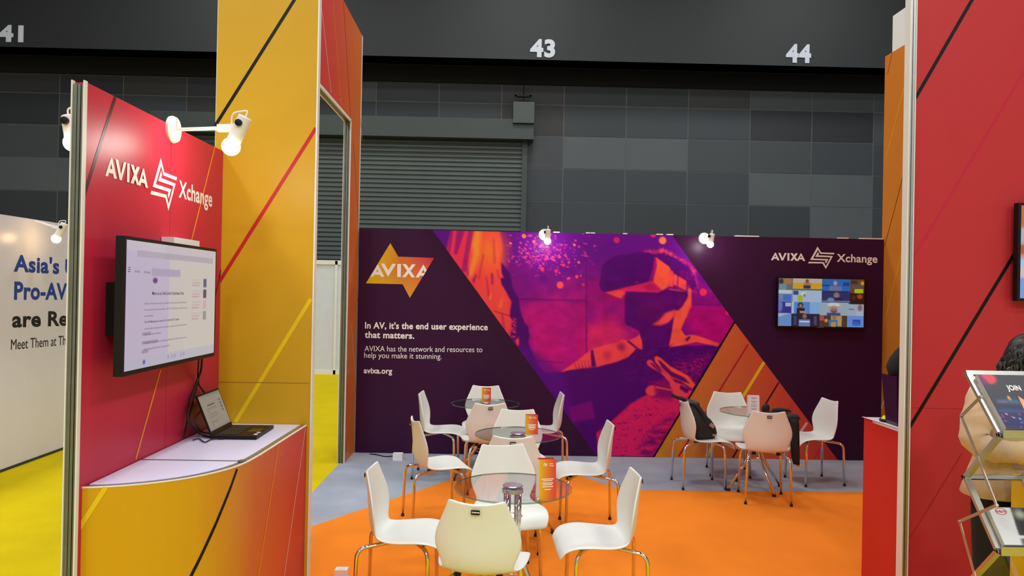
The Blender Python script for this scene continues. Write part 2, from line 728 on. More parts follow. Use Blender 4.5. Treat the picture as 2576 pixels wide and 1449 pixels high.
struct('wall_upper', bm, mat('shaded_recess_black', (9, 9, 10), rough=0.9))  # shadowed wall behind the beam, its shade put into the colour
bm = B()
box(bm, -30, 30, 17.0, 17.35, 6.885, 13)
box(bm, -30, 30, 17.0, 17.4, 6.885, 6.95)
struct('trim_1', bm, mat('fascia_grey', (30, 33, 35), rough=0.6, noise=0.08, scale=0.4))
bm = B()
box(bm, -30, 30, -12, 18, 12.6, 12.8)
struct('ceiling', bm, mat('ceiling_dark', (30, 31, 33), rough=0.9))

M_num = mat('bay_number_paint', (206, 212, 222), rough=0.6)


def bay_number(body, x0, x1, z0, z1, where):
    bm = B()
    w = (x1 - x0)
    put_text(bm, body, (x0, 16.99, z0), (1, 0, 0), (0, 0, 1), w, z1 - z0, 0.045)
    g = bmesh.ops.extrude_face_region(bm, geom=bm.faces[:])
    for v in g['geom']:
        if isinstance(v, bmesh.types.BMVert):
            v.co.y -= 0.01
    tag(obj('bay_number', bm, M_num), where, 'number', 'bay numbers on the dark beam')


bay_number('41', -11.08, -10.53, 7.05, 7.42, "pale number 41 at the left end of the dark overhead beam")
bay_number('43', 0.59, 1.147, 7.00, 7.40, "pale number 43 on the dark beam above the shutter's right end")
bay_number('44', 6.30, 6.865, 7.015, 7.43, "pale number 44 on the dark beam above the wall screen")

# roller shutter
sh = thing('roller_shutter', 'grey green roller shutter with long housing on the dark hall wall', 'shutter', (-2, 17.9, 0))
M_sh = mat('shutter_steel', (84, 92, 90), rough=0.45, metal=0.0, noise=0.08, scale=1.5)
M_shh = mat('shutter_housing', (56, 64, 62), rough=0.5, noise=0.05)
bm = B()
n = 50
prof = []
for k in range(n):
    z = 5.30 - k * 0.106
    prof += [(17.93, z), (17.895, z - .03), (17.895, z - .075), (17.93, z - .10)]
for (ya, za), (yb, zb) in zip(prof, prof[1:]):
    bm.faces.new([bm.verts.new(p) for p in ((-7.5, ya, za), (-7.5, yb, zb), (0.50, yb, zb), (0.50, ya, za))])
obj('curtain', bm, M_sh, sh, world=True)
bm = B()
box(bm, -8, 0.73, 17.55, 17.99, 5.29, 5.745)
obj('housing', bm, M_shh, sh, world=True, bevel=.015)
bm = B()
box(bm, 0.48, 0.60, 17.83, 17.99, 0, 5.29)
obj('guide_rail', bm, M_shh, sh, world=True)
bm = B()
box(bm, 0.25, 0.73, 17.45, 17.99, 5.64, 6.12)
mo = obj('motor_box', bm, mat('motor_box_paint', (66, 74, 72), rough=0.5), sh, world=True, bevel=.01)
bm = B()
for x in (0.28, 0.62):
    box(bm, x, x + .05, 17.7, 17.8, 6.12, 6.34)
box(bm, 0.28, 0.67, 17.7, 17.8, 6.30, 6.34)
tube(bm, [(0.49, 17.75, 6.12), (0.49, 17.75, 7.0)], .012, 6)
obj('bracket', bm, M_black, mo, world=True)

# white partition far behind the doorway
pt = thing('partition_wall', 'white shell partition with thin rails far behind the doorway', 'partition', (-3.6, 16, 0))
bm = B()
box(bm, -7, -1.9, 16.0, 16.05, 0.05, 2.30)
obj('panel', bm, mat('partition_white', (208, 212, 222), rough=0.5), pt, world=True)
bm = B()
for x in (-6.35, -5.36, -4.37, -3.38, -2.39):
    box(bm, x - .025, x + .025, 15.97, 16.06, 0, 2.36)
box(bm, -7, -1.9, 15.97, 16.06, 2.28, 2.37)
box(bm, -7, -1.9, 15.97, 16.06, 0.0, 0.09)
obj('rail', bm, M_cream, pt, world=True)
bm = B()
wl = Wall([(-7, 15.995), (0, 15.995)], -1)
wall_text(bm, wl, 'EMERGENCY', (860.5, 759), (895, 760), 5.5, .03)
obj('lettering', bm, mat('red_ink', (170, 40, 50)), pt, world=True)

# ------------------------------------------------------------------ purple graphic wall
PY = 8.42
PW = Wall([(-1.54, PY), (4.25, PY)], -1)
gw = thing('graphic_wall', 'long dark purple graphic wall with a photo of a man in a headset', 'wall panel', (1.36, PY, 0))
pr = Print()
PURP = (57, 22, 56)
pr.box(-1.54, 4.25, PY, PY + .05, .004, 2.452, PURP)
# orange triangle with diagonal lines
tri = [(1848.5, 812), (2108, 1158), (1643, 1150)]
(ua, za), (ub, zb), (uc, zc) = [PW.hit(*t) for t in tri]
N = 14
tri_c = [(205, 92, 52), (203, 58, 56), (210, 142, 48)]


def tric(a, b, c):
    return tuple(tri_c[0][i] * a + tri_c[1][i] * b + tri_c[2][i] * c for i in range(3))


for i in range(N):
    for j in range(N - i):
        def q(i, j):
            b_, c_ = i / N, j / N
            a_ = 1 - b_ - c_
            return PW.pt(a_ * ua + b_ * ub + c_ * uc, a_ * za + b_ * zb + c_ * zc, .001), tric(a_, b_, c_)
        p1, p2, p3 = q(i, j), q(i + 1, j), q(i, j + 1)
        pr.face([p1[0], p2[0], p3[0]], [p1[1], p2[1], p3[1]])
        if i + j < N - 1:
            p4 = q(i + 1, j + 1)
            pr.face([p2[0], p4[0], p3[0]], [p2[1], p4[1], p3[1]])
for a, b, w, c in (((1882, 866), (1707, 1148), .020, (178, 36, 58)), ((1922, 911), (1776, 1149), .034, (238, 184, 40)),
                   ((1959, 962), (1843, 1151), .018, (92, 16, 24)), ((1994, 1013), (1910, 1152), .014, (200, 48, 72)),
                   ((2030, 1063), (1968, 1152), .028, (214, 180, 186)), ((2065, 1124), (2049, 1153), .014, (196, 44, 84))):
    PW.strip(pr, a, b, w, c, .002)
PW.strip(pr, (1848.5, 809), (1643.5, 1151), .020, (40, 8, 30), .0025)
# star
st = [(982, 611.5), (1002, 645.6), (1092, 648.8), (1031, 749.4), (1013, 715), (920.5, 712.7)]
sc_ = [(224, 160, 44), (216, 122, 50), (208, 36, 76), (222, 156, 48), (216, 148, 46), (228, 194, 8)]
ctr = PW.hit(1006, 681)
for k in range(6):
    a, b = PW.hit(*st[k]), PW.hit(*st[(k + 1) % 6])
    pr.face([PW.pt(*ctr, .001), PW.pt(*a, .001), PW.pt(*b, .001)], [(214, 128, 50), sc_[k], sc_[(k + 1) % 6]])
obj('panel', pr.bm, M_fabric, gw, world=True)

# the printed photograph
cv = Canvas(1080, 570, 1860, 1160, 1.0, (98, 14, 118))
g = np.clip((cv.Y - 640) / 240, 0, 1)
cv.put(g * np.clip((cv.X - 1240) / 60, 0, 1), (172, 12, 106))
n1 = cv.noise(70, 45, 1)
cv.put(np.clip((n1 - .5) * 3, 0, 1) * np.clip((cv.Y - 650) / 100, 0, 1), (196, 26, 104), .7)
cv.put(np.clip((.5 - n1) * 3, 0, 1), (84, 8, 112), .55)
cv.poly([(1330, 762), (1474, 764), (1474, 930), (1350, 940)], (192, 18, 110), 3, .6)
cv.poly([(1476, 700), (1570, 700), (1575, 760), (1476, 770)], (140, 8, 100), 6, .6)
cv.poly([(1478, 815), (1540, 805), (1600, 850), (1520, 880), (1470, 905)], (222, 50, 92), 9, .7)
cv.poly([(1735, 765), (1850, 770), (1860, 850), (1800, 860), (1730, 830)], (176, 8, 100), 6, .8)
cv.poly([(1690, 575), (1860, 575), (1860, 810), (1800, 745), (1755, 690), (1730, 650)], (96, 20, 130), 10, .7)
for a in ([(1300, 750), (1476, 755), (1476, 758), (1300, 754)], [(1474, 640), (1476, 640), (1477, 930), (1474, 930)],
          [(1740, 764), (1830, 767), (1830, 770), (1740, 767)], [(1340, 905), (1420, 912), (1420, 914), (1340, 908)]):
    cv.poly(a, (100, 4, 92), 1, .8)
# sparks
for k in range(330):
    a = rng.normal(0, 1, 2)
    x, y = 1376 + a[0] * 46, 646 + a[1] * 24
    r_ = abs(rng.normal(.9, .6)) + .4
    cv.ell(x, y, r_, r_, [(240, 84, 130), (226, 44, 112), (250, 120, 110)][k % 3], .5, .8)
for k in range(60):
    x, y = rng.uniform(1265, 1500), rng.uniform(583, 660)
    r_ = rng.uniform(1, 3)
    cv.ell(x, y, r_, r_, (238, 70, 110), .4, .8)
for x, y, r_, c in ((1667, 605, 9, (236, 138, 62)), (1551, 604, 7.5, (196, 32, 98)), (1643, 590, 7, (226, 40, 92)), (1769, 735, 9, (226, 52, 76)),
                    (1409, 717, 8.5, (242, 86, 78)), (1467, 716, 4, (220, 50, 80)), (1451, 696, 4, (240, 80, 80)), (1364, 677, 5, (236, 60, 90)),
                    (1399, 682, 4.5, (220, 40, 90)), (1830, 787, 5, (220, 40, 80)), (1318, 594, 5, (250, 136, 60)), (1445, 616, 3, (250, 140, 90)),
                    (1343, 608, 3.5, (250, 110, 90)), (1456, 660, 3, (252, 120, 90)), (1284, 612, 3, (250, 120, 80)), (1418, 667, 4, (230, 50, 100))):
    cv.ell(x, y, r_, r_ * 1.05, c, .15)
# lit hand on the left
hand = [(1080, 570), (1258, 570), (1258, 582), (1265, 628), (1256, 660), (1265, 692), (1268, 715), (1275, 737), (1287, 758), (1284, 778), (1282, 795), (1288, 810), (1284, 850), (1080, 850)]
cv.poly(hand, (228, 58, 78), 2)
cv.poly([(1180, 640), (1262, 640), (1290, 800), (1284, 840), (1200, 760)], (234, 86, 56), 8, .8)
cv.ell(1232, 628, 34, 42, (250, 132, 40), .8, .95)
cv.poly([(1196, 570), (1212, 570), (1206, 640), (1190, 690), (1180, 705), (1176, 695), (1190, 640), (1186, 615)], (248, 164, 44), 4, .95)
for p, c in (([(1150, 570), (1172, 570), (1150, 640), (1142, 640)], (140, 18, 110)), ([(1180, 570), (1194, 570), (1180, 640), (1172, 684), (1160, 684)], (158, 26, 100)),
             ([(1135, 570), (1142, 570), (1130, 650), (1126, 640)], (150, 20, 120)), ([(1196, 690), (1199, 690), (1192, 715), (1189, 705)], (130, 14, 80)),
             ([(1235, 684), (1240, 690), (1241, 714), (1237, 718)], (130, 14, 80)), ([(1250, 676), (1252, 678), (1256, 700), (1254, 698)], (120, 14, 80)),
             ([(1222, 695), (1225, 695), (1232, 740), (1228, 756)], (190, 40, 80)), ([(1244, 782), (1284, 794), (1284, 796), (1244, 784)], (120, 14, 80))):
    cv.poly(p, c, 1.2, .8)
cv.poly([(1230, 750), (1237, 730), (1234, 756)], (250, 150, 50), 1, .9)
cv.poly([(1252, 775), (1266, 738), (1262, 775)], (248, 130, 50), 1.5, .8)
cv.poly([(1080, 570), (1137, 570), (1125, 622), (1124, 640), (1080, 640)], (92, 20, 124), 2)
# dark sleeve of the lit hand
DK = (76, 4, 94)
cv.poly([(1262, 660), (1284, 690), (1290, 725), (1304, 748), (1306, 762), (1310, 785), (1320, 812), (1329, 822), (1332, 848), (1329, 862), (1344, 898), (1357, 923), (1371, 938), (1410, 936),
         (1500, 915), (1560, 893), (1620, 872), (1810, 868), (1860, 800), (1860, 1160), (1500, 1160), (1284, 845), (1288, 808), (1282, 795), (1284, 778), (1288, 760), (1276, 738), (1262, 715), (1259, 700), (1268, 700), (1262, 685)], DK, 1.2)
cv.poly([(1284, 840), (1420, 940), (1470, 1160), (1500, 1160), (1284, 850)], (92, 10, 120), 8, .7)
fz = cv.noise(3, 3, 5)
cv.poly([(1281, 795), (1300, 800), (1296, 852), (1284, 846)], (230, 60, 76), 2, 1, np.clip((fz - .45) * 6, 0, 1))
cv.poly([(1296, 856), (1306, 848), (1305, 870), (1300, 868)], (230, 70, 70), 1)
# jumper, orange shoulder
slv = [(1409, 937), (1452, 907), (1488, 878), (1558, 859), (1564, 853), (1580, 857), (1606, 845), (1610, 833), (1615, 842), (1617, 880), (1600, 876), (1593, 886), (1579, 899), (1550, 911), (1525, 917), (1504, 923), (1463, 927), (1432, 931)]
cv.poly(slv, (236, 78, 70), 1.2)
cv.poly([(1486, 884), (1491, 878), (1500, 922), (1488, 924)], (84, 8, 92), 1)
cv.poly([(1576, 858), (1582, 857), (1606, 876), (1613, 882), (1598, 876)], (90, 8, 92), 1)
cv.ell(1563, 872, 9, 9, (130, 20, 90), .8, .8)
cv.ell(1528, 892, 9, 12, (190, 40, 80), .8, .7)
for k in range(5):
    x = 1450 + k * 8
    cv.poly([(x, 930), (x + 3, 930), (x - 8 + k, 905)], (120, 14, 90), 1, .8)
# head
cv.poly([(1640, 640), (1665, 632), (1695, 645), (1729, 662), (1745, 685), (1753, 722), (1742, 730), (1727, 707), (1689, 683)], (84, 8, 102), 1)
rim = [(1618, 634), (1650, 633), (1666, 630), (1690, 641), (1715, 655), (1735, 669), (1745, 686), (1750, 705), (1752, 722)]
for k in range(420):
    t = rng.random() * (len(rim) - 1)
    i_ = int(t)
    x = rim[i_][0] + (rim[i_ + 1][0] - rim[i_][0]) * (t - i_) + rng.normal(0, 1.5)
    y = rim[i_][1] + (rim[i_ + 1][1] - rim[i_][1]) * (t - i_) + rng.normal(2, 2.5)
    a = R(100 - 16 * t) + rng.normal(0, .35)
    L_ = rng.uniform(4, 10)
    cv.poly([(x, y), (x + 1.7, y + .8), (x + math.cos(a) * L_, y - math.sin(a) * L_)], [(246, 72, 84), (236, 54, 100), (250, 100, 70), (150, 20, 110)][k % 4], .3, .8)
for k in range(120):
    x, y = rng.uniform(1700, 1750), rng.uniform(680, 735)
    cv.poly([(x, y), (x + 1.4, y), (x + 5, y + 6)], (226, 46, 96), .3, .7)
cv.poly([(1698, 779), (1714, 775), (1731, 744), (1731, 722), (1740, 728), (1740, 768), (1724, 803), (1713, 829), (1722, 842), (1733, 848), (1705, 860), (1682, 870), (1686, 845), (1695, 798)], (236, 94, 60), 1)
cv.poly([(1574, 732), (1571, 763), (1572, 810), (1578, 819), (1606, 831), (1615, 857), (1617, 876), (1682, 870), (1688, 845), (1695, 800), (1698, 782), (1708, 780), (1717, 768), (1728, 752), (1731, 742), (1726, 730), (1682, 728)], (84, 5, 95), .8)
cv.poly([(1620, 760), (1690, 740), (1690, 770), (1650, 800), (1600, 800)], (104, 10, 92), 8, .6)
cv.ell(1712, 755, 9, 14, (112, 14, 90), .5, .7)
jaw = [(1700, 778), (1674, 787), (1660, 805), (1640, 817), (1663, 819), (1682, 811), (1697, 794)]
cv.poly(jaw, (234, 84, 68), 2.5, 1)
cv.poly(slv[:0] + [(1676, 782), (1650, 812), (1640, 816), (1660, 796)], (200, 50, 80), 3, .6, np.clip((fz - .45) * 6, 0, 1))
# headset
cv.poly([(1522, 735), (1592, 718), (1630, 709), (1642, 706), (1668, 730), (1656, 736), (1574, 733), (1562, 751)], (206, 36, 86), .8)
cv.poly([(1522, 735), (1560, 730), (1575, 735), (1562, 751)], (236, 84, 64), 1.5)
cv.poly([(1610, 722), (1640, 715), (1660, 730), (1640, 732)], (170, 10, 90), 3, .7)
cv.poly([(1515, 669), (1524, 657), (1550, 643), (1611, 634), (1635, 636), (1650, 648), (1650, 662), (1643, 690), (1630, 709), (1592, 718), (1522, 735), (1511, 729), (1507, 718)], (80, 3, 98), .8)
cv.poly([(1590, 714), (1608, 707), (1606, 710)], (220, 60, 80), .6)
cv.poly([(1649, 646), (1684, 671), (1689, 683), (1683, 720), (1666, 731), (1643, 707), (1652, 670)], (234, 96, 56), .8)
cv.poly([(1646, 646), (1652, 655), (1650, 672), (1640, 698), (1634, 704), (1643, 676)], (170, 14, 90), .8)
cv.poly([(1684, 685), (1694, 680), (1694, 722), (1682, 722)], (232, 84, 66), .6)
cv.poly([(1694, 687), (1727, 707), (1726, 731), (1706, 721), (1694, 716)], (232, 84, 66), .6)
cv.poly([(1705, 692), (1707, 693), (1705, 721), (1703, 720)], (80, 5, 90), .4)
cv.poly([(1684, 726), (1724, 732), (1724, 734), (1684, 729)], (236, 90, 70), .6)
# right shoulder, jumper texture, sleeve, hand
cv.poly([(1705, 858), (1731, 843), (1747, 842), (1810, 864), (1806, 872), (1752, 860), (1720, 868), (1682, 874)], (236, 92, 62), 1.2)
cv.poly([(1724, 853), (1734, 845), (1738, 847), (1728, 860)], (90, 8, 90), 1)
ft = .6 * cv.noise(5, 1.8, 9) + .4 * cv.noise(14, 5, 10)
cv.poly([(1600, 880), (1800, 870), (1740, 990), (1560, 960)], (126, 14, 96), 6, .8, np.clip((ft - .5) * 4, 0, 1))
cv.poly([(1700, 915), (1790, 890), (1740, 985), (1690, 950)], (190, 26, 92), 10, .8, np.clip((ft - .38) * 4, 0, 1))
cv.poly([(1500, 1090), (1546, 1053), (1587, 1015), (1628, 992), (1700, 1000), (1780, 960), (1643, 1160), (1508, 1160)], (212, 34, 86), 2, 1, np.clip((ft - .22) * 4.5, 0, 1))
cv.poly([(1640, 1080), (1700, 1040), (1690, 1090), (1640, 1150), (1600, 1140)], (76, 5, 88), 8, .7, np.clip((cv.noise(20, 8, 12) - .3) * 3, 0, 1))
cv.poly([(1630, 968), (1670, 952), (1700, 965), (1690, 1010), (1640, 1000)], (150, 16, 88), 4, .8)
HD = (230, 72, 74)
cv.poly([(1626, 911), (1632, 904), (1640, 906), (1652, 922), (1676, 940), (1700, 962), (1720, 968), (1740, 985), (1725, 1000), (1700, 1005), (1690, 985), (1684, 962), (1664, 940), (1640, 926), (1629, 919)], HD, .8)
cv.poly([(1646, 899), (1652, 895), (1660, 899), (1686, 921), (1731, 945), (1749, 968), (1741, 978), (1712, 958), (1686, 950), (1660, 924), (1648, 910)], (238, 92, 58), .8)
cv.poly([(1655, 905), (1662, 908), (1690, 935), (1722, 950), (1736, 966), (1712, 957), (1690, 948), (1664, 924)], (100, 8, 86), 1)
cv.poly([(1634, 912), (1642, 914), (1668, 938), (1660, 938)], (120, 10, 88), 1)
cv.poly([(1712, 968), (1735, 980), (1728, 990), (1710, 978)], (90, 8, 90), 1)
cv.ell(1640, 983, 16, 13, HD, .15)
cv.poly([(1645, 973), (1690, 978), (1690, 1000), (1650, 996)], (130, 14, 90), 3, .8)
cv.poly([(1650, 972), (1690, 980), (1688, 983), (1652, 976)], (240, 100, 60), .8)
cv.poly([(1432, 1026), (1488, 1007), (1498, 1053), (1438, 1062)], (128, 6, 106), 2, .8)
n2 = cv.noise(22, 16, 21) - .5
bgm = np.clip((cv.X - 1300) / 30, 0, 1) * np.clip((920 - cv.Y) / 40, 0, 1) * np.clip((cv.Y - 640) / 60, 0, 1)
cv.a *= 1 + (n2 * bgm * .28)[..., None]
for p in ([(1160, 575), (1163, 575), (1150, 630), (1146, 650)], [(1215, 640), (1218, 640), (1206, 700), (1202, 705)], [(1240, 600), (1243, 600), (1246, 660), (1243, 665)], [(1168, 655), (1172, 650), (1180, 690), (1176, 700)], [(1195, 735), (1199, 730), (1216, 770), (1212, 772)], [(1262, 790), (1266, 790), (1270, 830), (1266, 832)]):
    cv.poly(p, (150, 24, 96), 1.5, .7)
cv.a += rng.normal(0, 3.0, cv.a.shape)
cv.a *= np.array([1.07, .95, 1.2])
NR, NC = 300, 360
zt_, zb_ = 2.4515, PW.hit(1500, 1147)[1]
zm = PW.hit(1848, 811)[1]
ul0, ul1 = PW.hit(1088, 579)[0], PW.hit(1500, 1147)[0]
ur0, urm, ur1 = PW.hit(1690, 597)[0], PW.hit(1848, 811)[0], PW.hit(1645, 1149)[0]
zb_ = max(zb_, 0.012)
nt_ = int(NR * (zt_ - zm) / (zt_ - zb_))
zz = np.concatenate([np.linspace(zt_, zm, nt_, endpoint=False), np.linspace(zm, zb_, NR - nt_)])
P = np.zeros((NR, NC, 3))
for i, z in enumerate(zz):
    t = (zt_ - z) / (zt_ - zb_)
    l_ = ul0 + (ul1 - ul0) * t
    r_ = ur0 + (urm - ur0) * (zt_ - z) / (zt_ - zm) if z >= zm else urm + (ur1 - urm) * (zm - z) / (zm - zb_)
    P[i, :, 0] = -1.54 + np.linspace(l_, r_, NC)
    P[i, :, 2] = z
P[:, :, 1] = PY - .0015
px_, py_ = project(P.reshape(-1, 3))
colour_grid('printed_photograph', P, cv.sample(px_, py_).reshape(NR, NC, 3), M_fabric, gw)


def logo(bm, wall, p0, p1, capf, off):
    """word + emblem + Xchange between two pixels of the baseline (left foot of the A, right end of the last e)"""
    (u0, z0), (u1, z1) = wall.hit(*p0), wall.hit(*p1)
    sg = 1 if u1 > u0 else -1
    L = abs(u1 - u0)
    ex = (wall.pt(u0 + sg, z0) - wall.pt(u0, z0)) + Vector((0, 0, (z1 - z0) / L))
    ez = Vector((0, 0, 1))
    o = wall.pt(u0, z0, off)
    k = L / 1500.0
    P_, w = word_polys()
    put_polys(bm, P_, o, ex * (482 * k / w), ez * (105 * k))
    put_polys(bm, emblem_polys(), o + ex * (710 * k) + ez * (52 * k), ex * (372 * k), ez * (372 * k))
    put_text(bm, 'Xchange', o + ex * (925 * k) + ez * (0 * k), ex, ez, 575 * k, 112 * k, .022)


bm = B()
logo(bm, PW, (1939, 654.5), (2207, 661.5), 1, .003)
obj('logo_lettering', bm, M_letter, gw, world=True)
for t_, a, b, cp_, bo_ in (("In AV, it's the end user experience", (918, 826.5), (1227, 831), 16.5, .028), ("that matters.", (917.5, 850), (1042, 852.5), 16.5, .028),
                           ("AVIXA has the network and resources to", (917, 883.5), (1213.5, 886), 13.5, 0), ("help you make it stunning.", (916, 900), (1111, 903), 13.5, 0), ("avixa.org", (915, 939), (986.5, 940.5), 14.5, .028)):
    bm = B()
    wall_text(bm, PW, t_, a, b, cp_, bo_)
    obj('slogan_lettering', bm, M_letter, gw, world=True)
# word on the star: first and last A cut by its edges
bm = B()
for k_, p in enumerate(([(255, 853), (405, 605), (432, 650), (310, 853)], [(405, 605), (540, 856), (468, 855), (375, 645)], [(322, 814), (452, 816), (430, 758), (348, 758)],
                        [(467, 588), (540, 588), (625, 735), (614, 858)], [(611, 735), (700, 593), (775, 595), (614, 858)], [(803, 597), (878, 598), (872, 862), (798, 861)],
                        [(905, 597), (980, 599), (1160, 870), (1090, 870)], [(1100, 603), (1175, 604), (970, 865), (898, 864)],
                        [(1172, 869), (1330, 605), (1358, 660), (1240, 871)], [(1330, 605), (1397, 725), (1362, 778), (1308, 660)], [(1262, 836), (1330, 837), (1366, 780), (1290, 780)])):
    bm.faces.new([bm.verts.new(PW.pt(*PW.hit(900 + x_ * .12422, 590 + y_ * .12422), .002 + .0004 * k_)) for x_, y_ in p])
obj('star_lettering', bm, M_letter, gw, world=True)
bm = B()
for x0, x1 in ((1392, 1408), (1474, 1484), (1486, 1497), (1568, 1578), (1652, 1668), (1678, 1694), (1850, 1910), (2110, 2135), (2165, 2222)):
    a, b = on_y(x0, 590, PY), on_y(x1, 590, PY)
    box(bm, a.x, b.x, PY + .0, PY + .05, 2.452, 2.464)
obj('panel_clip', bm, M_white, gw, world=True)

# wall screen on the purple wall
tv = thing('wall_screen', 'black wall screen showing a grid of people at work on the purple wall', 'screen', (3.53, 8.42, 1.46))
x0, x1, z0, z1 = 3.045, 4.01, 1.462, 2.012
bm = B()
box(bm, x0, x1, 8.335, 8.38, z0, z1)
obj('housing', bm, M_blackg, tv, world=True, bevel=.004)
bm = B()
box(bm, 3.3, 3.75, 8.38, 8.419, 1.6, 1.85)
obj('wall_mount', bm, M_black, tv, world=True)
c2 = Canvas(330, 545, 1545, 1250, .25, (60, 90, 160))
R_ = c2.rect
R_(345, 545, 540, 725, (110, 120, 120)); c2.ell(375, 600, 28, 35, (60, 40, 36)); R_(350, 640, 450, 725, (120, 160, 175)); R_(420, 560, 520, 640, (190, 130, 60))
R_(540, 545, 945, 725, (206, 196, 176)); R_(540, 620, 945, 700, (240, 176, 30)); c2.ell(740, 660, 50, 60, (190, 120, 110)); R_(690, 655, 785, 695, (40, 50, 60)); c2.ell(738, 590, 22, 24, (120, 80, 60)); R_(540, 705, 945, 725, (60, 120, 60))
R_(945, 545, 1340, 725, (30, 110, 200)); c2.ell(1130, 615, 26, 34, (200, 170, 160)); R_(1050, 660, 1220, 740, (110, 130, 180)); R_(950, 640, 1050, 660, (20, 60, 110)); R_(1240, 600, 1330, 650, (20, 60, 160))
R_(1340, 545, 1545, 750, (120, 70, 40)); c2.ell(1510, 610, 26, 28, (230, 170, 50)); R_(1400, 690, 1520, 750, (190, 210, 40)); R_(1350, 570, 1440, 620, (50, 50, 56)); R_(1360, 640, 1500, 680, (90, 90, 90))
R_(330, 725, 540, 890, (120, 150, 200)); R_(330, 725, 530, 775, (215, 225, 235)); R_(405, 790, 520, 880, (60, 120, 220))
R_(540, 725, 945, 890, (186, 206, 240)); c2.ell(690, 775, 40, 25, (235, 238, 240)); R_(610, 800, 680, 885, (170, 210, 40)); c2.ell(705, 795, 18, 22, (180, 130, 110)); R_(550, 730, 620, 790, (60, 80, 130))
R_(945, 725, 1340, 890, (26, 50, 110)); c2.ell(1150, 790, 42, 45, (150, 130, 140)); R_(1020, 820, 1240, 870, (24, 36, 80)); c2.ell(1070, 850, 50, 30, (120, 150, 200)); R_(950, 868, 1340, 878, (140, 170, 220))
R_(1340, 750, 1545, 910, (26, 14, 12)); c2.ell(1475, 800, 40, 35, (190, 70, 30)); c2.ell(1390, 820, 30, 40, (90, 34, 16))
R_(330, 890, 525, 1055, (40, 50, 150)); c2.ell(360, 950, 40, 90, (110, 130, 210)); R_(440, 905, 520, 960, (190, 200, 230))
R_(525, 890, 920, 1060, (90, 150, 230)); R_(525, 890, 560, 1060, (190, 215, 245)); R_(780, 890, 920, 1060, (140, 190, 245)); c2.ell(650, 935, 36, 36, (30, 24, 28)); R_(600, 975, 710, 1060, (24, 26, 40)); c2.ell(652, 945, 20, 26, (190, 130, 110)); R_(640, 1020, 730, 1050, (200, 150, 130))
R_(920, 890, 1320, 1075, (170, 190, 205)); c2.ell(1115, 925, 80, 30, (236, 240, 244)); c2.ell(1115, 985, 55, 65, (190, 150, 140)); c2.ell(1115, 1010, 40, 30, (110, 80, 76)); c2.ell(1115, 1000, 18, 14, (190, 140, 130)); R_(1020, 1040, 1210, 1075, (50, 80, 150)); R_(1040, 920, 1190, 938, (225, 230, 236))
R_(1320, 910, 1545, 1075, (176, 190, 215)); c2.ell(1480, 960, 30, 45, (150, 110, 100)); R_(1430, 1010, 1545, 1075, (190, 200, 225)); R_(1325, 980, 1400, 986, (60, 70, 90))
R_(320, 1055, 525, 1250, (110, 160, 230)); c2.poly([(330, 1110), (520, 1055), (330, 1055)], (190, 205, 225), 2)
R_(525, 1060, 915, 1250, (24, 28, 60)); c2.ell(710, 1095, 30, 36, (170, 110, 90)); R_(630, 1140, 790, 1250, (110, 140, 200)); R_(640, 1165, 780, 1185, (230, 235, 245)); R_(560, 1090, 600, 1220, (60, 70, 110)); R_(840, 1090, 880, 1220, (70, 80, 130))
R_(915, 1075, 1305, 1250, (80, 60, 44)); R_(1075, 1080, 1230, 1230, (200, 168, 110)); R_(1050, 1140, 1170, 1230, (40, 130, 200)); R_(1080, 1170, 1150, 1240, (210, 160, 70)); c2.ell(1125, 1105, 26, 32, (170, 120, 90)); R_(920, 1085, 980, 1150, (190, 90, 70)); c2.ell(1010, 1150, 25, 25, (230, 160, 80))
R_(1305, 1075, 1545, 1260, (110, 160, 240)); R_(1380, 1130, 1490, 1210, (30, 80, 190)); c2.ell(1430, 1190, 50, 30, (50, 110, 220))
c2.a = c2.a * .82
gx, gz = np.linspace(x0 + .012, x1 - .012, 180), np.linspace(z1 - .012, z0 + .016, 104)
P = np.zeros((104, 180, 3))
P[:, :, 0], P[:, :, 2], P[:, :, 1] = gx[None], gz[:, None], 8.3335
colour_grid('display', P, c2.sample(np.broadcast_to(np.linspace(342, 1533, 180)[None], (104, 180)), np.broadcast_to(np.linspace(556, 1238, 104)[:, None], (104, 180))), M_screen, tv)
bm = B()
put_text(bm, 'SAMSUNG', (3.49, 8.334, z0 + .004), (1, 0, 0), (0, 0, 1), .07, .008, .02)
obj('badge', bm, M_alu, tv, world=True)


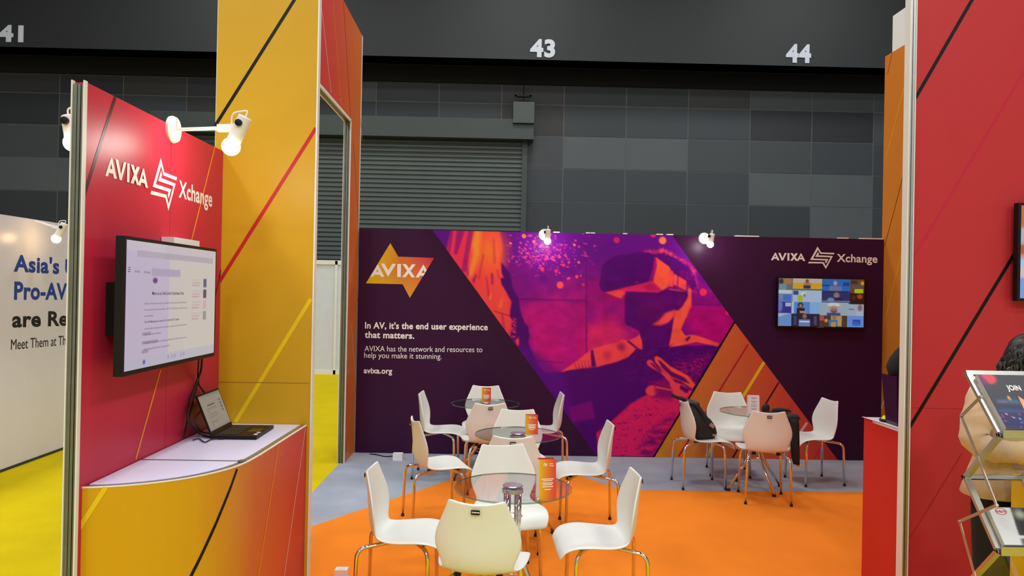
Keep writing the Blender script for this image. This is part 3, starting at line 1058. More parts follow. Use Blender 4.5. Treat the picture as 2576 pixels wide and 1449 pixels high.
# arm spotlights
def spotlight(label, base, nrm, arm_vec, head_top, head_dir, warm=False, cyl=.045, hl=.15, disc=True, group='arm spotlights on the stand walls', flare=False, power=6):
    """base: fixing point; nrm: out of the wall; arm_vec: base to joint; head_dir: towards the bulb"""
    base, nrm = Vector(base), Vector(nrm).normalized()
    t = thing('arm_spotlight', label, 'spotlight', base, 0, group)
    if disc:
        bm = B()
        lathe(bm, [(0, 0), (.062, 0), (.064, .012), (.058, .026), (0, .028)], 28, base, nrm)
        obj('base_disc', bm, M_white, t, world=True, smooth=False)
    j = base + Vector(arm_vec)
    bm = B()
    tube(bm, [base + nrm * .02, j], .0085, 10)
    av = Vector(arm_vec).normalized()
    obox(bm, j - av * .03, av * .055, av.cross(Vector((0, 0, 1))).normalized() * .014, Vector((0, 0, .016)))
    obj('arm', bm, M_white, t, world=True, smooth=False)
    hd = Vector(head_dir).normalized()
    ht = Vector(head_top)
    bm = B()
    lathe(bm, [(0, 0), (cyl * .9, 0), (cyl, .006), (cyl, hl), (cyl * .75, hl + .004)] + ([] if not flare else []), 24, ht, hd)
    h = obj('lamp_head', bm, M_white, t, world=True)
    side = hd.cross(Vector((0, 0, 1)))
    side = (side if side.length > .05 else Vector((0, -1, 0))).normalized()
    if side.y > 0:
        side = -side
    bm = B()
    lathe(bm, [(0, cyl - .002), (.016, cyl), (.016, cyl + .014), (0, cyl + .016)], 14, ht + hd * (hl * .32), side)
    obj('knob', bm, M_black, h, world=True)
    bm = B()
    up = -hd
    tube(bm, fillet([j - av * .02 + Vector((0, 0, .015)), j - av * .02 + Vector((0, 0, .07)), ht + up * .035, ht + hd * .01], .05), .004, 6)
    obj('lead', bm, M_white, t, world=True)
    bm = B()
    r = cyl * 1.28
    pf = [(cyl * .7, hl)]
    for k in range(0, 10):
        a = -0.75 + (PI / 2 + .75) * k / 9
        pf.append((r * math.cos(a), hl + r * .72 + r * math.sin(a)))
    pf[-1] = (0, pf[-1][1])
    lathe(bm, pf, 24, ht, hd)
    obj('bulb', bm, M_bulbw if warm else M_bulb, t, world=True, smooth=True)
    return t


def at_y(px, py, y):
    return on_y(px, py, y)


b5 = at_y(1369, 591, PY)
h5 = at_y(1379, 577, PY - .30)
spotlight('white spotlight with glowing bulb over the sparks of the wall photo', b5, (0, -1, 0), (h5.x - b5.x, -.28, h5.z - b5.z - .03), h5, (-.03, .25, -1), cyl=.028, hl=.10)
b6 = at_y(1771, 600, PY)
h6 = at_y(1792, 588, PY - .28)
spotlight("white spotlight at the purple wall's top, left of the logo", b6, (0, -1, 0), (h6.x - b6.x, -.26, h6.z - b6.z - .03), h6, (-.12, .25, -1), cyl=.028, hl=.09)

# ------------------------------------------------------------------ orange side wall with the doorway
LX = -1.55
LW = Wall([(LX, 8.42), (LX, 4.36)], 1)
ow = thing('doorway_wall', 'tall orange side wall with a doorway beside the purple wall', 'wall panel', (LX, 6.4, 0))
DY0, DY1, DZ, OT = 5.0, 7.90, 3.52, 4.57


def ocol(y):
    t = max(0, min(1, (8.42 - y) / 1.75))
    return tuple(a + (b - a) * t for a, b in zip((212, 114, 40), (212, 68, 62)))


pr = Print()
ys = [8.42, 8.2, 7.90, 7.5, 7.0, 6.5, 6.0, 5.5, 5.0, 4.7, 4.36]
for a, b in zip(ys, ys[1:]):
    zb = .004 if (a <= DY0 or b >= DY1) else DZ
    pr.face([(LX, a, zb), (LX, b, zb), (LX, b, OT), (LX, a, OT)], [ocol(a), ocol(b), ocol(b), ocol(a)])
    pr.face([(LX - .07, b, zb), (LX - .07, a, zb), (LX - .07, a, OT), (LX - .07, b, OT)], (225, 224, 220))
pr.face([(LX, 8.42, OT), (LX, 4.36, OT), (LX - .07, 4.36, OT), (LX - .07, 8.42, OT)], (225, 224, 220))
pr.face([(LX, 4.36, 0), (LX - .07, 4.36, 0), (LX - .07, 4.36, OT), (LX, 4.36, OT)], (225, 224, 220))
pr.face([(LX, 8.47, 0), (LX - .07, 8.47, 0), (LX - .07, 8.47, OT), (LX, 8.47, OT)], (225, 224, 220))
pr.face([(LX, 8.42, 0), (LX, 8.47, 0), (LX, 8.47, OT), (LX, 8.42, OT)], (225, 224, 220))
for a, b, w, c in (((807, 5), (833, 234), .014, (240, 190, 190)), ((838, 5), (857.5, 262), .016, (236, 146, 40)), ((864, 5), (882, 300), .010, (96, 34, 22)),
                   ((886.5, 56), (911, 354), .014, (232, 146, 40)), ((889, 360), (905, 600), .010, (120, 50, 24)), ((889.5, 642), (902, 780), .012, (232, 140, 40)),
                   ((884, 815), (896, 998), .012, (226, 186, 170)), ((880, 1050), (885.5, 1145), .012, (222, 130, 44))):
    LW.strip(pr, a, b, w, c, .001)
obj('panel', pr.bm, M_print, ow, world=True)
bm = B()
for xa, xb, mi in ((LX - .072, LX - .066, 0), (LX - .066, LX - .048, 1), (LX - .048, LX - .042, 2), (LX - .042, LX - .026, 1), (LX - .026, LX - .020, 2), (LX - .020, LX - .006, 1), (LX - .006, LX + .002, 0)):
    dep = 0 if mi == 0 else (.004 if mi == 1 else .01)
    box(bm, xa, xb, DY1 - .012 + dep, DY1 + .012, 0.004, DZ + .012, mi)
obj('door_jamb', bm, [M_cream, M_alud, M_groove], ow, world=True)
bm = B()
for xa, xb, mi in ((LX - .072, LX - .058, 0), (LX - .058, LX - .040, 1), (LX - .040, LX - .032, 2), (LX - .032, LX - .012, 1), (LX - .012, LX + .002, 0)):
    dep = 0 if mi == 0 else .006
    box(bm, xa, xb, DY0, DY1, DZ - .012 + dep, DZ + .012, mi)
obj('door_lintel', bm, [M_cream, M_alud, M_groove], ow, world=True)
bm = B()
box(bm, LX - .12, LX - .075, 4.4, 7.745, 4.3, 5.3)
tag(obj('fascia_board', bm, M_white), 'white fascia board above the doorway wall', 'board', 'white fascia boards on top of the orange walls')

# right orange side wall
RX = 4.255
RW = Wall([(RX, 8.42), (RX, 4.47)], -1)
rw = thing('side_wall', 'tall orange side wall at the right end of the purple wall', 'wall panel', (RX, 6.4, 0))
pr = Print()
ocr = (206, 122, 40)
pr.box(RX, RX + .05, 4.47, 8.47, .004, 4.495, ocr)
for a, b, w, c in (((2288, 169), (2229, 400), .016, (226, 158, 30)), ((2284, 394), (2252, 520), .010, (112, 56, 18)), ((2244, 133), (2233, 186), .012, (176, 66, 36)),
                   ((2268, 640), (2226, 808), .014, (228, 160, 30)), ((2278, 849), (2217.5, 1028), .018, (226, 190, 176)), ((2252, 520), (2225, 620), .010, (112, 56, 18))):
    RW.strip(pr, a, b, w, c, .0015)
obj('panel', pr.bm, M_print, rw, world=True)
bm = B()
box(bm, RX + .005, RX + .05, 4.5, 8.325, 4.497, 4.895)
tag(obj('fascia_board', bm, M_white), 'white fascia board on top of the right orange side wall', 'board', 'white fascia boards on top of the orange walls')

# ------------------------------------------------------------------ yellow tower panel
YY = 4.33
YW = Wall([(-1.61, YY), (-1.045, YY)], -1)
yt = thing('tower_panel', 'tall yellow panel with diagonal lines behind the laptop counter', 'wall panel', (-1.3, YY, 0))
pr = Print()
YC = (199, 154, 28)
pr.box(-1.605, -1.046, YY, YY + .045, .004, 4.9, YC)
for a, b, w, c in (((748, -12), (541, 317), .018, (9, 6, 5)), ((795, 322), (550, 712), .020, (186, 36, 44)), ((782, 752), (592, 1062), .022, (226, 194, 22))):
    YW.strip(pr, a, b, w, c, .001)
YW.strip(pr, (549, 961), (778, 964), .003, (150, 106, 30), .001)
obj('panel', pr.bm, M_print, yt, world=True)
bm = B()
box(bm, -1.046, -1.038, YY - .003, YY + .045, .004, 4.9)
obj('edge_trim', bm, M_cream, yt, world=True)

# ------------------------------------------------------------------ red wall with screen
RLX = -1.56
RL = Wall([(RLX, 2.90), (RLX, 4.33)], -1)
rl = thing('graphic_wall', 'red wall panel with white logo above the curved counter', 'wall panel', (RLX, 3.6, 0))
pr = Print()
RED = (192, 38, 66)
RT = 2.553
pr.box(RLX - .045, RLX, 2.905, 3.648, .004, RT, RED)
pr.box(RLX - .045, RLX, 3.651, 4.328, .004, RT, RED)
for a, b, w, c in (((290, 243), (211, 492), .018, (66, 12, 18)), ((541, 366), (478, 618), .012, (236, 150, 40)), ((404, 930), (341, 1156), .012, (236, 150, 40)), ((556, 678), (540, 752), .012, (70, 12, 20))):
    RL.strip(pr, a, b, w, c, .001)
obj('panel', pr.bm, M_print, rl, world=True)
bm = B()
for xa, xb, dep, mi in ((-.049, -.0445, 0, 0), (-.0445, -.030, .006, 1), (-.030, -.027, .014, 2), (-.027, -.017, .006, 1), (-.017, -.014, .014, 2), (-.014, -.004, .008, 1), (-.004, .0012, 0, 0)):
    box(bm, RLX + xa, RLX + xb, 2.885 + dep, 2.906, .004, RT + (.004 if mi == 0 else -.01), mi)
obj('edge_frame', bm, [M_cream, M_alud, M_groove], rl, world=True)
bm = B()
logo(bm, RL, (264, 442), (533, 521), 1, .0012)
obj('lettering', bm, M_letter, rl, world=True)

ls = thing('wall_screen', 'black wall screen showing a web page on the red wall', 'screen', (-1.56, 3.45, 1.44))
XT = -1.44
ya, yb, z0, z1 = 2.972, 3.931, 1.442, 1.985
bm = B()
box(bm, XT - .035, XT, ya, yb, z0, z1)
obj('housing', bm, M_black, ls, world=True, bevel=.004)
bm = B()
box(bm, XT - .065, XT - .035, ya + .12, yb - .12, z0 + .06, z1 - .1)
box(bm, RLX + .002, XT - .06, ya + .1, ya + .5, z0 + .15, z1 - .18)
obj('wall_mount', bm, M_black, ls, world=True)
c3 = Canvas(0, 0, 960, 545, .5, (205, 200, 196))
c3.rect(0, 0, 400, 545, (196, 186, 208))
c3.rect(0, 0, 960, 44, (200, 194, 204))
c3.rect(90, 40, 920, 66, (178, 172, 184))
c3.rect(0, 500, 960, 545, (188, 188, 205))
c3.rect(225, 112, 520, 146, (176, 168, 190))
c3.ell(260, 165, 22, 12, (96, 60, 130), .3)
for k, (y, c) in enumerate(((150, (70, 90, 130)), (205, (60, 74, 104)), (262, (210, 170, 190)), (318, (150, 150, 150)))):
    c3.rect(800, y, 842, y + 44, c)
    for q in range(3):
        c3.rect(660, y + 4 + q * 14, 775 - q * 14, y + 10 + q * 14, (196, 160, 172) if q else (190, 190, 196))
for y, w in ((392, 80), (430, 150), (468, 60)):
    c3.rect(150, y, 150 + w, y + 13, (160, 152, 172))
c3.ell(170, 520, 12, 10, (80, 100, 190), .2)
for x in (400, 440, 470, 540, 570):
    c3.rect(x, 512, x + 14, 528, (150, 160, 180))
c3.a *= .93
ny, nz = 240, 136
P = np.zeros((nz, ny, 3))
P[:, :, 0] = XT + .0008
P[:, :, 1] = np.linspace(ya + .014, yb - .014, ny)[None]
P[:, :, 2] = np.linspace(z1 - .014, z0 + .018, nz)[:, None]
colour_grid('display', P[:, ::-1], c3.sample(np.broadcast_to(np.linspace(0, 959, ny)[None], (nz, ny)), np.broadcast_to(np.linspace(0, 544, nz)[:, None], (nz, ny)))[:, ::-1], M_screen, ls)
bm = B()


def page(bm, body, x, y, w, cap, bold=0.0):
    bm = B()
    s = (yb - ya - .028) / 960.0
    put_text(bm, body, (XT + .0014, ya + .014 + x * s, z1 - .014 - y * s), (0, 1, 0), (0, 0, 1), w * s, cap * s, bold)
    obj('page_text', bm, mat('screen_ink', (84, 72, 110), rough=.3), ls, world=True)


page(bm, 'Meet us at InfoComm Southeast Asia', 232, 222, 330, 15, .02)
for k, (t_, y, w) in enumerate((('InfoComm Southeast Asia returns, providing the professional audio visual industry its', 262, 432), ('first in-person show since last edition in 2019. The AVIXA team is excited to meet', 288, 436), ('you at the show!', 314, 84),
                                ('We look forward to meeting with our community in the region and to make new connections', 392, 440), ('at this much awaited tradeshow.', 416, 165),
                                ('To schedule a meeting with one of the following AVIXA staff that will be at the show, click on', 452, 440), ('their Xchange profile and send a meeting request:', 478, 255))):
    page(bm, t_, 165, y - (0 if k < 3 else 24), w, 8)
page(bm, 'The AVIXA Meeting space is located at 901 in Hall 98 at BITEC, Bangkok', 165, 340, 350, 9, .02)
page(bm, 'AVIXA', 70, 130, 50, 10)
page(bm, 'Xchange', 150, 130, 60, 10)
for k in range(3):
    s = (yb - ya - .028) / 960.0
    yy, z = ya + .014 + 14 * s, z1 - .014 - (112 + k * 8) * s
    bm.faces.new([bm.verts.new(p) for p in ((XT + .0014, yy, z), (XT + .0014, yy + 20 * s, z), (XT + .0014, yy + 20 * s, z + 3 * s), (XT + .0014, yy, z + 3 * s))])
obj('menu_icon', bm, mat('screen_ink', (84, 72, 110), rough=.3), ls, world=True)
bm = B()
box(bm, -1.558, -1.50, 3.56, 3.86, 1.99, 2.02)
tag(obj('power_strip', bm, M_white, bevel=.004), 'white power strip peeking out over the web page screen', 'power strip')

# ------------------------------------------------------------------ curved counter
TZ = 1.03
crv = [(-1.606, 2.926), (-1.55, 2.931), (-1.483, 2.946), (-1.42, 2.968), (-1.36, 2.998), (-1.30, 3.036), (-1.245, 3.082), (-1.195, 3.138), (-1.155, 3.20), (-1.122, 3.27), (-1.10, 3.34), (-1.088, 3.42), (-1.080, 3.55), (-1.075, 3.75), (-1.070, 4.0), (-1.062, 4.325)]
CW = Wall(crv, -1)
ct = thing('counter', 'curved yellow to red counter in front of the red wall', 'counter', (-1.3, 3.6, 0))
stops = [(176, (206, 156, 14)), (480, (206, 154, 26)), (590, (204, 134, 42)), (640, (204, 104, 48)), (700, (204, 84, 50)), (772, (194, 44, 46))]
us = [(CW.hit(x, 1240)[0], c) for x, c in stops]


def ccol(u):
    for (a, ca), (b, cb) in zip(us, us[1:]):
        if u <= b:
            t = max(0, min(1, (u - a) / (b - a)))
            return tuple(p + (q_ - p) * t for p, q_ in zip(ca, cb))
    return us[-1][1]


pr = Print()
fine = np.linspace(0, CW.u[-1], 70)
for a, b in zip(fine, fine[1:]):
    pr.face([CW.pt(a, .004), CW.pt(b, .004), CW.pt(b, TZ - .006), CW.pt(a, TZ - .006)], [ccol(a), ccol(b), ccol(b), ccol(a)])
for a, b, w, c in (((266, 1226), (172, 1372), .018, (226, 190, 26)), ((596, 1180), (478, 1453), .014, (8, 5, 4)), ((700, 1120), (649, 1453), .010, (234, 150, 36)), ((768, 1076), (714, 1453), .008, (238, 190, 190))):
    CW.strip(pr, a, b, w, c, .0012)
fo = obj('front_panel', pr.bm, M_print, ct, world=True)


def inset(d):
    return [CW.pt(u, 0, -d) for u in np.linspace(0.0, CW.u[-1], 60)]


bm = B()
o_, i_ = [CW.pt(u, 0, .001) for u in np.linspace(0, CW.u[-1], 60)], inset(.007)
loft(bm, [[Vector((p.x, p.y, z)) for p in q_] for q_, z in ((o_, TZ - .006), (o_, TZ - .001), (i_, TZ - .001), (i_, TZ - .006))], close=False)
obj('edge_strip', bm, M_cream, ct, world=True)
bm = B()
i2, i3 = inset(.0072), inset(.035)
loft(bm, [[Vector((p.x, p.y, z)) for p in q_] for q_, z in ((i2, TZ - .003), (i3, TZ - .003))], close=False)
obj('edge_rail', bm, M_alu, ct, world=True)
sy = 3.40
for part, lo, hi in (('near', -9, sy - .004), ('far', sy + .004, 9)):
    bm = B()
    ip = [p for p in inset(.036) if lo < p.y < hi]
    ip = [p for p in ip if p.x > -1.555]
    if part == 'near':
        ring = [Vector((-1.555, ip[0].y, 0))] + ip + [Vector((ip[-1].x, hi, 0)), Vector((-1.555, hi, 0))]
    else:
        ring = [Vector((-1.555, lo, 0)), Vector((ip[0].x, lo, 0))] + ip + [Vector((ip[-1].x, 4.325, 0)), Vector((-1.555, 4.325, 0))]
    vs = [bm.verts.new((p.x, p.y, TZ - .001)) for p in ring]
    f = bm.faces.new(vs)
    if f.normal.z < 0 or (f.normal_update() or f.normal.z < 0):
        f.normal_flip()
    g = bmesh.ops.extrude_face_region(bm, geom=[f])
    for v in g['geom']:
        if isinstance(v, bmesh.types.BMVert):
            v.co.z -= .018
    obj('top_board', bm, M_top, ct, world=True)
bm = B()
box(bm, -1.555, -1.10, sy - .006, sy + .006, TZ - .012, TZ + .0005)
lathe(bm, [(0, 0), (.018, 0), (.018, .004), (0, .005)], 16, (-1.115, sy, TZ - .001))
obj('joint_rail', bm, M_alud, ct, world=True)

# laptop
L0, L1, L2, L3 = [on_z(*q_, TZ + .012) for q_ in ((531, 1099), (583, 1071), (683, 1074), (645, 1103))]
lap = thing('laptop', 'open black laptop showing the same web page on the counter', 'laptop', (L0 + L2) / 2 - Vector((0, 0, .012)))
hd_ = (L1 - L0)
hd_.z = 0
wd = hd_.length
ex = hd_.normalized()
ey = Vector((ex.y, -ex.x, 0))
wd = max(.30, min(.36, wd))
dp = .225
O = Vector((L0.x, L0.y, TZ))
bm = B()
obox(bm, O + ex * wd / 2 + ey * dp / 2 + Vector((0, 0, .010)), ex * wd / 2, ey * dp / 2, Vector((0, 0, .008)))
lb = obj('base', bm, M_black, lap, world=True, bevel=.003)
bm = B()
for r_ in range(5):
    for c in range(13):
        obox(bm, O + ex * (.03 + (c + .5) * (wd - .06) / 13) + ey * (.035 + r_ * .019) + Vector((0, 0, .0188)), ex * .0088, ey * .0075, Vector((0, 0, .0012)))
obj('keyboard', bm, mat('key_caps', (40, 40, 42), rough=.5), lb, world=True)
bm = B()
obox(bm, O + ex * wd / 2 + ey * .175 + Vector((0, 0, .0185)), ex * .05, ey * .03, Vector((0, 0, .0004)))
obj('touchpad', bm, mat('touchpad_black', (26, 26, 28), rough=.3), lb, world=True)
for a_, w_ in ((.05, .03), (.10, .02)):
    bm = B()
    obox(bm, O + ex * a_ + ey * (dp - .018) + Vector((0, 0, .0186)), ex * w_ / 2, ey * .009, Vector((0, 0, .0005)))
    obj('sticker', bm, M_white, lb, world=True)
tilt = R(22)
eu = (-ey * math.sin(tilt) + Vector((0, 0, math.cos(tilt)))).normalized()
en = (ey * math.cos(tilt) + Vector((0, 0, math.sin(tilt)))).normalized()
OS = O + Vector((0, 0, .016))
lh = .215
bm = B()
obox(bm, OS + ex * wd / 2 + eu * lh / 2, ex * wd / 2, eu * lh / 2, en * .004)
lid = obj('lid', bm, M_black, lap, world=True, bevel=.002)
c4 = Canvas(0, 0, 320, 200, .5, (166, 160, 150))
c4.rect(0, 0, 320, 14, (146, 142, 136))
c4.rect(0, 188, 320, 200, (150, 148, 150))
for k in range(4):
    c4.rect(268, 46 + k * 20, 284, 60 + k * 20, (80, 80, 100))
    c4.rect(224, 48 + k * 20, 258, 51 + k * 20, (170, 140, 140))
c4.rect(80, 60, 190, 65, (70, 60, 90))
for y, w in ((78, 140), (87, 146), (96, 30), (112, 120), (126, 140), (135, 60), (149, 140), (158, 90), (172, 30)):
    c4.rect(56, y, 56 + w, y + 2.5, (130, 124, 124))
c4.a *= .8
P = np.zeros((60, 96, 3))
for i in range(60):
    for j_ in range(96):
        P[i, j_] = OS + ex * (.008 + (wd - .016) * j_ / 95) + eu * (lh - .01 - (lh - .03) * i / 59) + en * .0046
colour_grid('display', P, c4.sample(np.broadcast_to(np.linspace(0, 318, 96)[None], (60, 96)), np.broadcast_to(np.linspace(0, 198, 60)[:, None], (60, 96))), M_screen, lid)


# cables from the screen to the laptop
def cable(label, pts, r=.004):
    bm = B()
    q_ = [Vector(p) for p in pts]
    sm = []
    for i in range(len(q_) - 1):
        p0, p1, p2, p3 = q_[max(i - 1, 0)], q_[i], q_[i + 1], q_[min(i + 2, len(q_) - 1)]
        for k in range(8):
            t = k / 8
            sm.append(.5 * ((2 * p1) + (p2 - p0) * t + (2 * p0 - 5 * p1 + 4 * p2 - p3) * t * t + (-p0 + 3 * p1 - 3 * p2 + p3) * t ** 3))
    sm.append(q_[-1])
    tube(bm, sm, r, 8)
    return tag(obj('cable', bm, M_cable, smooth=True), label, 'cable', 'black cables behind the laptop')


def wx(px, py, x):
    return on_x(px, py, x)


cable('black cable looping from the wall screen down to the laptop side', [wx(508, 905, -1.49), wx(505, 935, -1.53), wx(492, 968, -1.54), wx(476, 1015, -1.54), wx(472, 1050, -1.50), on_z(484, 1075, TZ + .06), on_z(508, 1094, TZ + .012), on_z(545, 1102, TZ + .006), on_z(562, 1103, TZ + .006)], .0055)
cable('black cable hanging straight from the wall screen along the wall', [wx(500, 905, -1.49), wx(498, 940, -1.535), wx(497, 965, -1.55), wx(486, 1010, -1.55), wx(470, 1070, -1.55), wx(463, 1101, -1.55)], .004)
cable('short black cable running from the screen cables behind the laptop lid', [wx(502, 940, -1.53), wx(500, 965, -1.54), wx(512, 985, -1.54), wx(522, 1000, -1.53), on_x(520, 1020, -1.53), on_x(500, 1040, -1.51), on_x(492, 1060, -1.48), on_z(506, 1085, TZ + .006), on_z(526, 1090, TZ + .006)], .004)
cable('thin black lead lying on the counter beside the laptop', [on_z(486, 1107, TZ + .005), on_z(500, 1104, TZ + .005), on_z(515, 1112, TZ + .005), on_z(530, 1106, TZ + .005), on_z(548, 1104, TZ + .005)], .003)

b1 = on_x(430, 326, RLX)
j1 = on_x(600, 318, -1.25)
j1 = Vector((-1.25, b1.y - .02, j1.z))
j1.z = b1.z + .012
h1 = Vector((j1.x + .045, j1.y, j1.z + .052))
spotlight('white arm spotlight reaching over the red wall logo', b1, (1, 0, 0), j1 - b1, h1, (-.42, .02, -.9), cyl=.033, hl=.125, power=5)
h2 = on_y(172, 291, 3.3)
b2 = Vector((RLX - .046, 3.3, h2.z - .10))
spotlight("white spotlight peeking out behind the red wall's aluminium edge", b2, (-1, 0, 0), Vector((h2.x + .03 - b2.x, 0, .07)), h2, (.18, 0, -1), cyl=.029, hl=.09, power=4)

# ------------------------------------------------------------------ neighbouring white wall
WX = -4.65
WW = Wall([(WX, 4.0), (WX, 8.9)], -1)
ww = thing('graphic_wall', 'white wall of the neighbouring stand with blue and black lettering', 'wall panel', (WX, 6.5, 0))
bm = B()
box(bm, WX - .05, WX, 4.0, 9.4, 0.02, 2.425)
obj('panel', bm, mat('pale_fabric', (216, 214, 226), rough=.3, spec=.5, noise=.02), ww, world=True)
bm = B()
box(bm, WX - .05, WX + .006, 4.0, 9.4, 0.004, .03)
obj('base_rail', bm, M_groove, ww, world=True)
for t_, a, b, cp_, bo_, blue in (("Asia's Up", (34, 683), (211, 693), 43, .03, 1), ("Pro-AV E", (35, 754), (196, 754), 46, .03, 1), ("are Ready", (30, 824), (232, 817), 41, .03, 0), ("Meet Them at The V", (27, 880), (189, 865), 26, 0, 0)):
    bm = B()
    wall_text(bm, WW, t_, a, b, cp_, bo_)
    obj('lettering', bm, mat('blue_vinyl', (30, 62, 150), rough=.5) if blue else mat('black_vinyl', (18, 16, 16), rough=.5), ww, world=True)
b3 = on_x(83, 556, WX)
h3 = on_y(163, 562, b3.y)
spotlight('warm white spotlight on the neighbouring white wall', b3, (1, 0, 0), Vector((h3.x - .04 - b3.x, 0, h3.z - .05 - b3.z)), h3, (-.42, -.05, -.85), warm=True, cyl=.035, hl=.14, disc=False, power=9)

# ------------------------------------------------------------------ right red panel and counter
QY = 4.43
QW = Wall([(2.40, QY), (3.9, QY)], -1)
rr = thing('tower_panel', 'tall red panel with black diagonal lines at the right', 'wall panel', (3.1, QY, 0))
pr = Print()
pr.box(2.405, 3.9, QY, QY + .045, .004, 4.9, (182, 46, 52))
for a, b, w, c in (((2452, -12), (2302, 248), .020, (10, 4, 5)), ((2566, 615), (2286, 1078), .020, (14, 4, 6)), ((2582, 170), (2299, 646), .010, (190, 30, 66)), ((2420, 1140), (2290, 1352), .006, (156, 34, 42))):
    QW.strip(pr, a, b, w, c, .001)
QW.strip(pr, (2288, 1026), (2580, 1032), .002, (130, 26, 34), .001)
obj('panel', pr.bm, M_print, rr, world=True)
bm = B()
for xa, xb, dep, mi in ((2.366, 2.372, 0, 0), (2.372, 2.384, .006, 1), (2.384, 2.387, .014, 2), (2.387, 2.401, .004, 1), (2.401, 2.406, 0, 0)):
    box(bm, xa, xb, QY - .010 + dep, QY + .05, 0.004, 4.9, mi)
obj('edge_frame', bm, [M_cream, M_alu, M_alud], rr, world=True)

rc = thing('counter', 'small red counter standing behind the tall red panel', 'counter', (2.6, 4.7, 0))
pr = Print()
GX = 2.40
GW = Wall([(GX - .02, 4.93), (GX - .005, 4.75), (GX, 4.49)], -1)
GW.out = 1 if (GW.pt(.2, 0, 1).x < GX) else -1
f2 = np.linspace(0, GW.u[-1], 8)
RC = (200, 46, 40)
for a, b in zip(f2, f2[1:]):
    pr.face([GW.pt(a, 0.004), GW.pt(b, 0.004), GW.pt(b, TZ - .006), GW.pt(a, TZ - .006)], RC)
pr.face([(GX - .02, 4.93, .004), (GX - .02, 4.93, TZ - .006), (3.2, 4.93, TZ - .006), (3.2, 4.93, .004)], RC)
for a, b, w, c in (((2199, 1060), (2176, 1150), .016, (232, 150, 34)), ((2266, 1236), (2198, 1452), .010, (60, 12, 14))):
    GW.strip(pr, a, b, w, c, .001)
obj('front_panel', pr.bm, M_print, rc, world=True)
bm = B()
box(bm, GX - .012, 3.2, 4.50, 4.93, TZ - .02, TZ - .001)
obj('top_board', bm, M_top, rc, world=True)
bm = B()
pa = [GW.pt(u, 0, .001) for u in f2]
pb = [GW.pt(u, 0, -.018) for u in f2]
loft(bm, [[Vector((p.x, p.y, z)) for p in q_] for q_, z in ((pa, TZ - .008), (pa, TZ + .001), (pb, TZ + .001))], close=False)
obj('edge_strip', bm, M_cream, rc, world=True)

p0, p1 = on_y(2245, 1074, 4.62), on_y(2252, 945, 4.62)
bm = B()
z_ = TZ
vs = [(p0.x + .01, 4.58, z_), (p0.x + .36, 4.58, z_), (p0.x + .36, 4.72, z_), (p0.x + .01, 4.72, z_)]
tp = [(p0.x - .012, 4.56, p1.z), (p0.x + .38, 4.56, p1.z), (p0.x + .38, 4.74, p1.z), (p0.x - .012, 4.74, p1.z)]
loft(bm, [[Vector(v) for v in vs], [Vector(v) for v in tp]])
tag(obj('gift_bag', bm, mat('purple_gloss', (52, 20, 54), rough=.2, noise=.05), bevel=.004), 'dark purple upright bag on the small red counter', 'bag')
bm = B()
for k in range(3):
    rings = []
rings = []
pz = p1.z
for z, rx, ry, ox in ((pz + .001, .13, .07, .12), (pz + .05, .145, .085, .13), (pz + .10, .135, .08, .135), (pz + .15, .12, .075, .15), (pz + .19, .085, .06, .17), (pz + .21, .04, .03, .19)):
    rings.append([Vector((p0.x + ox + rx * math.cos(t) * (1 + .05 * math.sin(3 * t + z * 40)), 4.66 + ry * math.sin(t), z)) for t in np.linspace(0, 2 * PI, 20, endpoint=False)])
loft(bm, rings)
tag(obj('black_jacket', bm, M_cloth, smooth=True), 'bundled black jacket lying on the purple bag beside the red panel', 'jacket')
bm = B()
cpt = on_z(2246, 1063, TZ)
lathe(bm, [(0, 0), (.045, 0), (.05, .012), (.036, .035), (0, .042)], 20, (cpt.x, cpt.y + .03, TZ), mi=0)
for v in bm.verts:
    v.co.x = cpt.x + (v.co.x - cpt.x) * 1.2
yl = obj('lens_duster', bm, mat('yellow_plastic', (232, 222, 20), rough=.4))
yl.name = 'yellow_pouch'
tag(yl, 'small yellow and black pouch on the small red counter', 'pouch')
bm = B()
lathe(bm, [(.046, 0), (.054, .004), (.056, .014), (.050, .02)], 20, (cpt.x, cpt.y + .03, TZ))
for v in bm.verts:
    v.co.x = cpt.x + (v.co.x - cpt.x) * 1.2
obj('black_rim', bm, M_black, yl)

# cropped screen on the right panel
rs = thing('wall_screen', 'black wall screen cut off at the right edge on the red panel', 'screen', (3.5, QY, 1.8))
xa = on_y(2562.5, 508, 4.36).x
bm = B()
box(bm, xa, xa + .97, 4.36, 4.40, 1.80, 2.365)
obj('housing', bm, M_black, rs, world=True, bevel=.003)
bm = B()
box(bm, xa + .12, xa + .85, 4.40, QY - .001, 1.9, 2.25)
obj('wall_mount', bm, M_black, rs, world=True)
c5 = Canvas(0, 0, 200, 120, .5, (150, 170, 210))
c5.rect(0, 0, 200, 30, (190, 104, 50)); c5.poly([(0, 30), (0, 50), (30, 50), (12, 30)], (180, 170, 180), .5); c5.rect(0, 50, 200, 64, (176, 84, 44)); c5.rect(0, 64, 200, 70, (196, 150, 170))
c5.rect(0, 70, 200, 79, (160, 196, 226)); c5.rect(0, 79, 200, 90, (204, 190, 180)); c5.rect(0, 90, 200, 94, (200, 170, 200)); c5.rect(0, 94, 200, 120, (120, 150, 210))
P = np.zeros((40, 60, 3))
P[:, :, 0] = np.linspace(xa + .016, xa + .954, 60)[None]
P[:, :, 1] = 4.359
P[:, :, 2] = np.linspace(2.35, 1.816, 40)[:, None]
colour_grid('display', P, c5.sample(np.broadcast_to(np.linspace(0, 198, 60)[None], (40, 60)), np.broadcast_to(np.linspace(0, 118, 40)[:, None], (40, 60))), M_screen, rs)

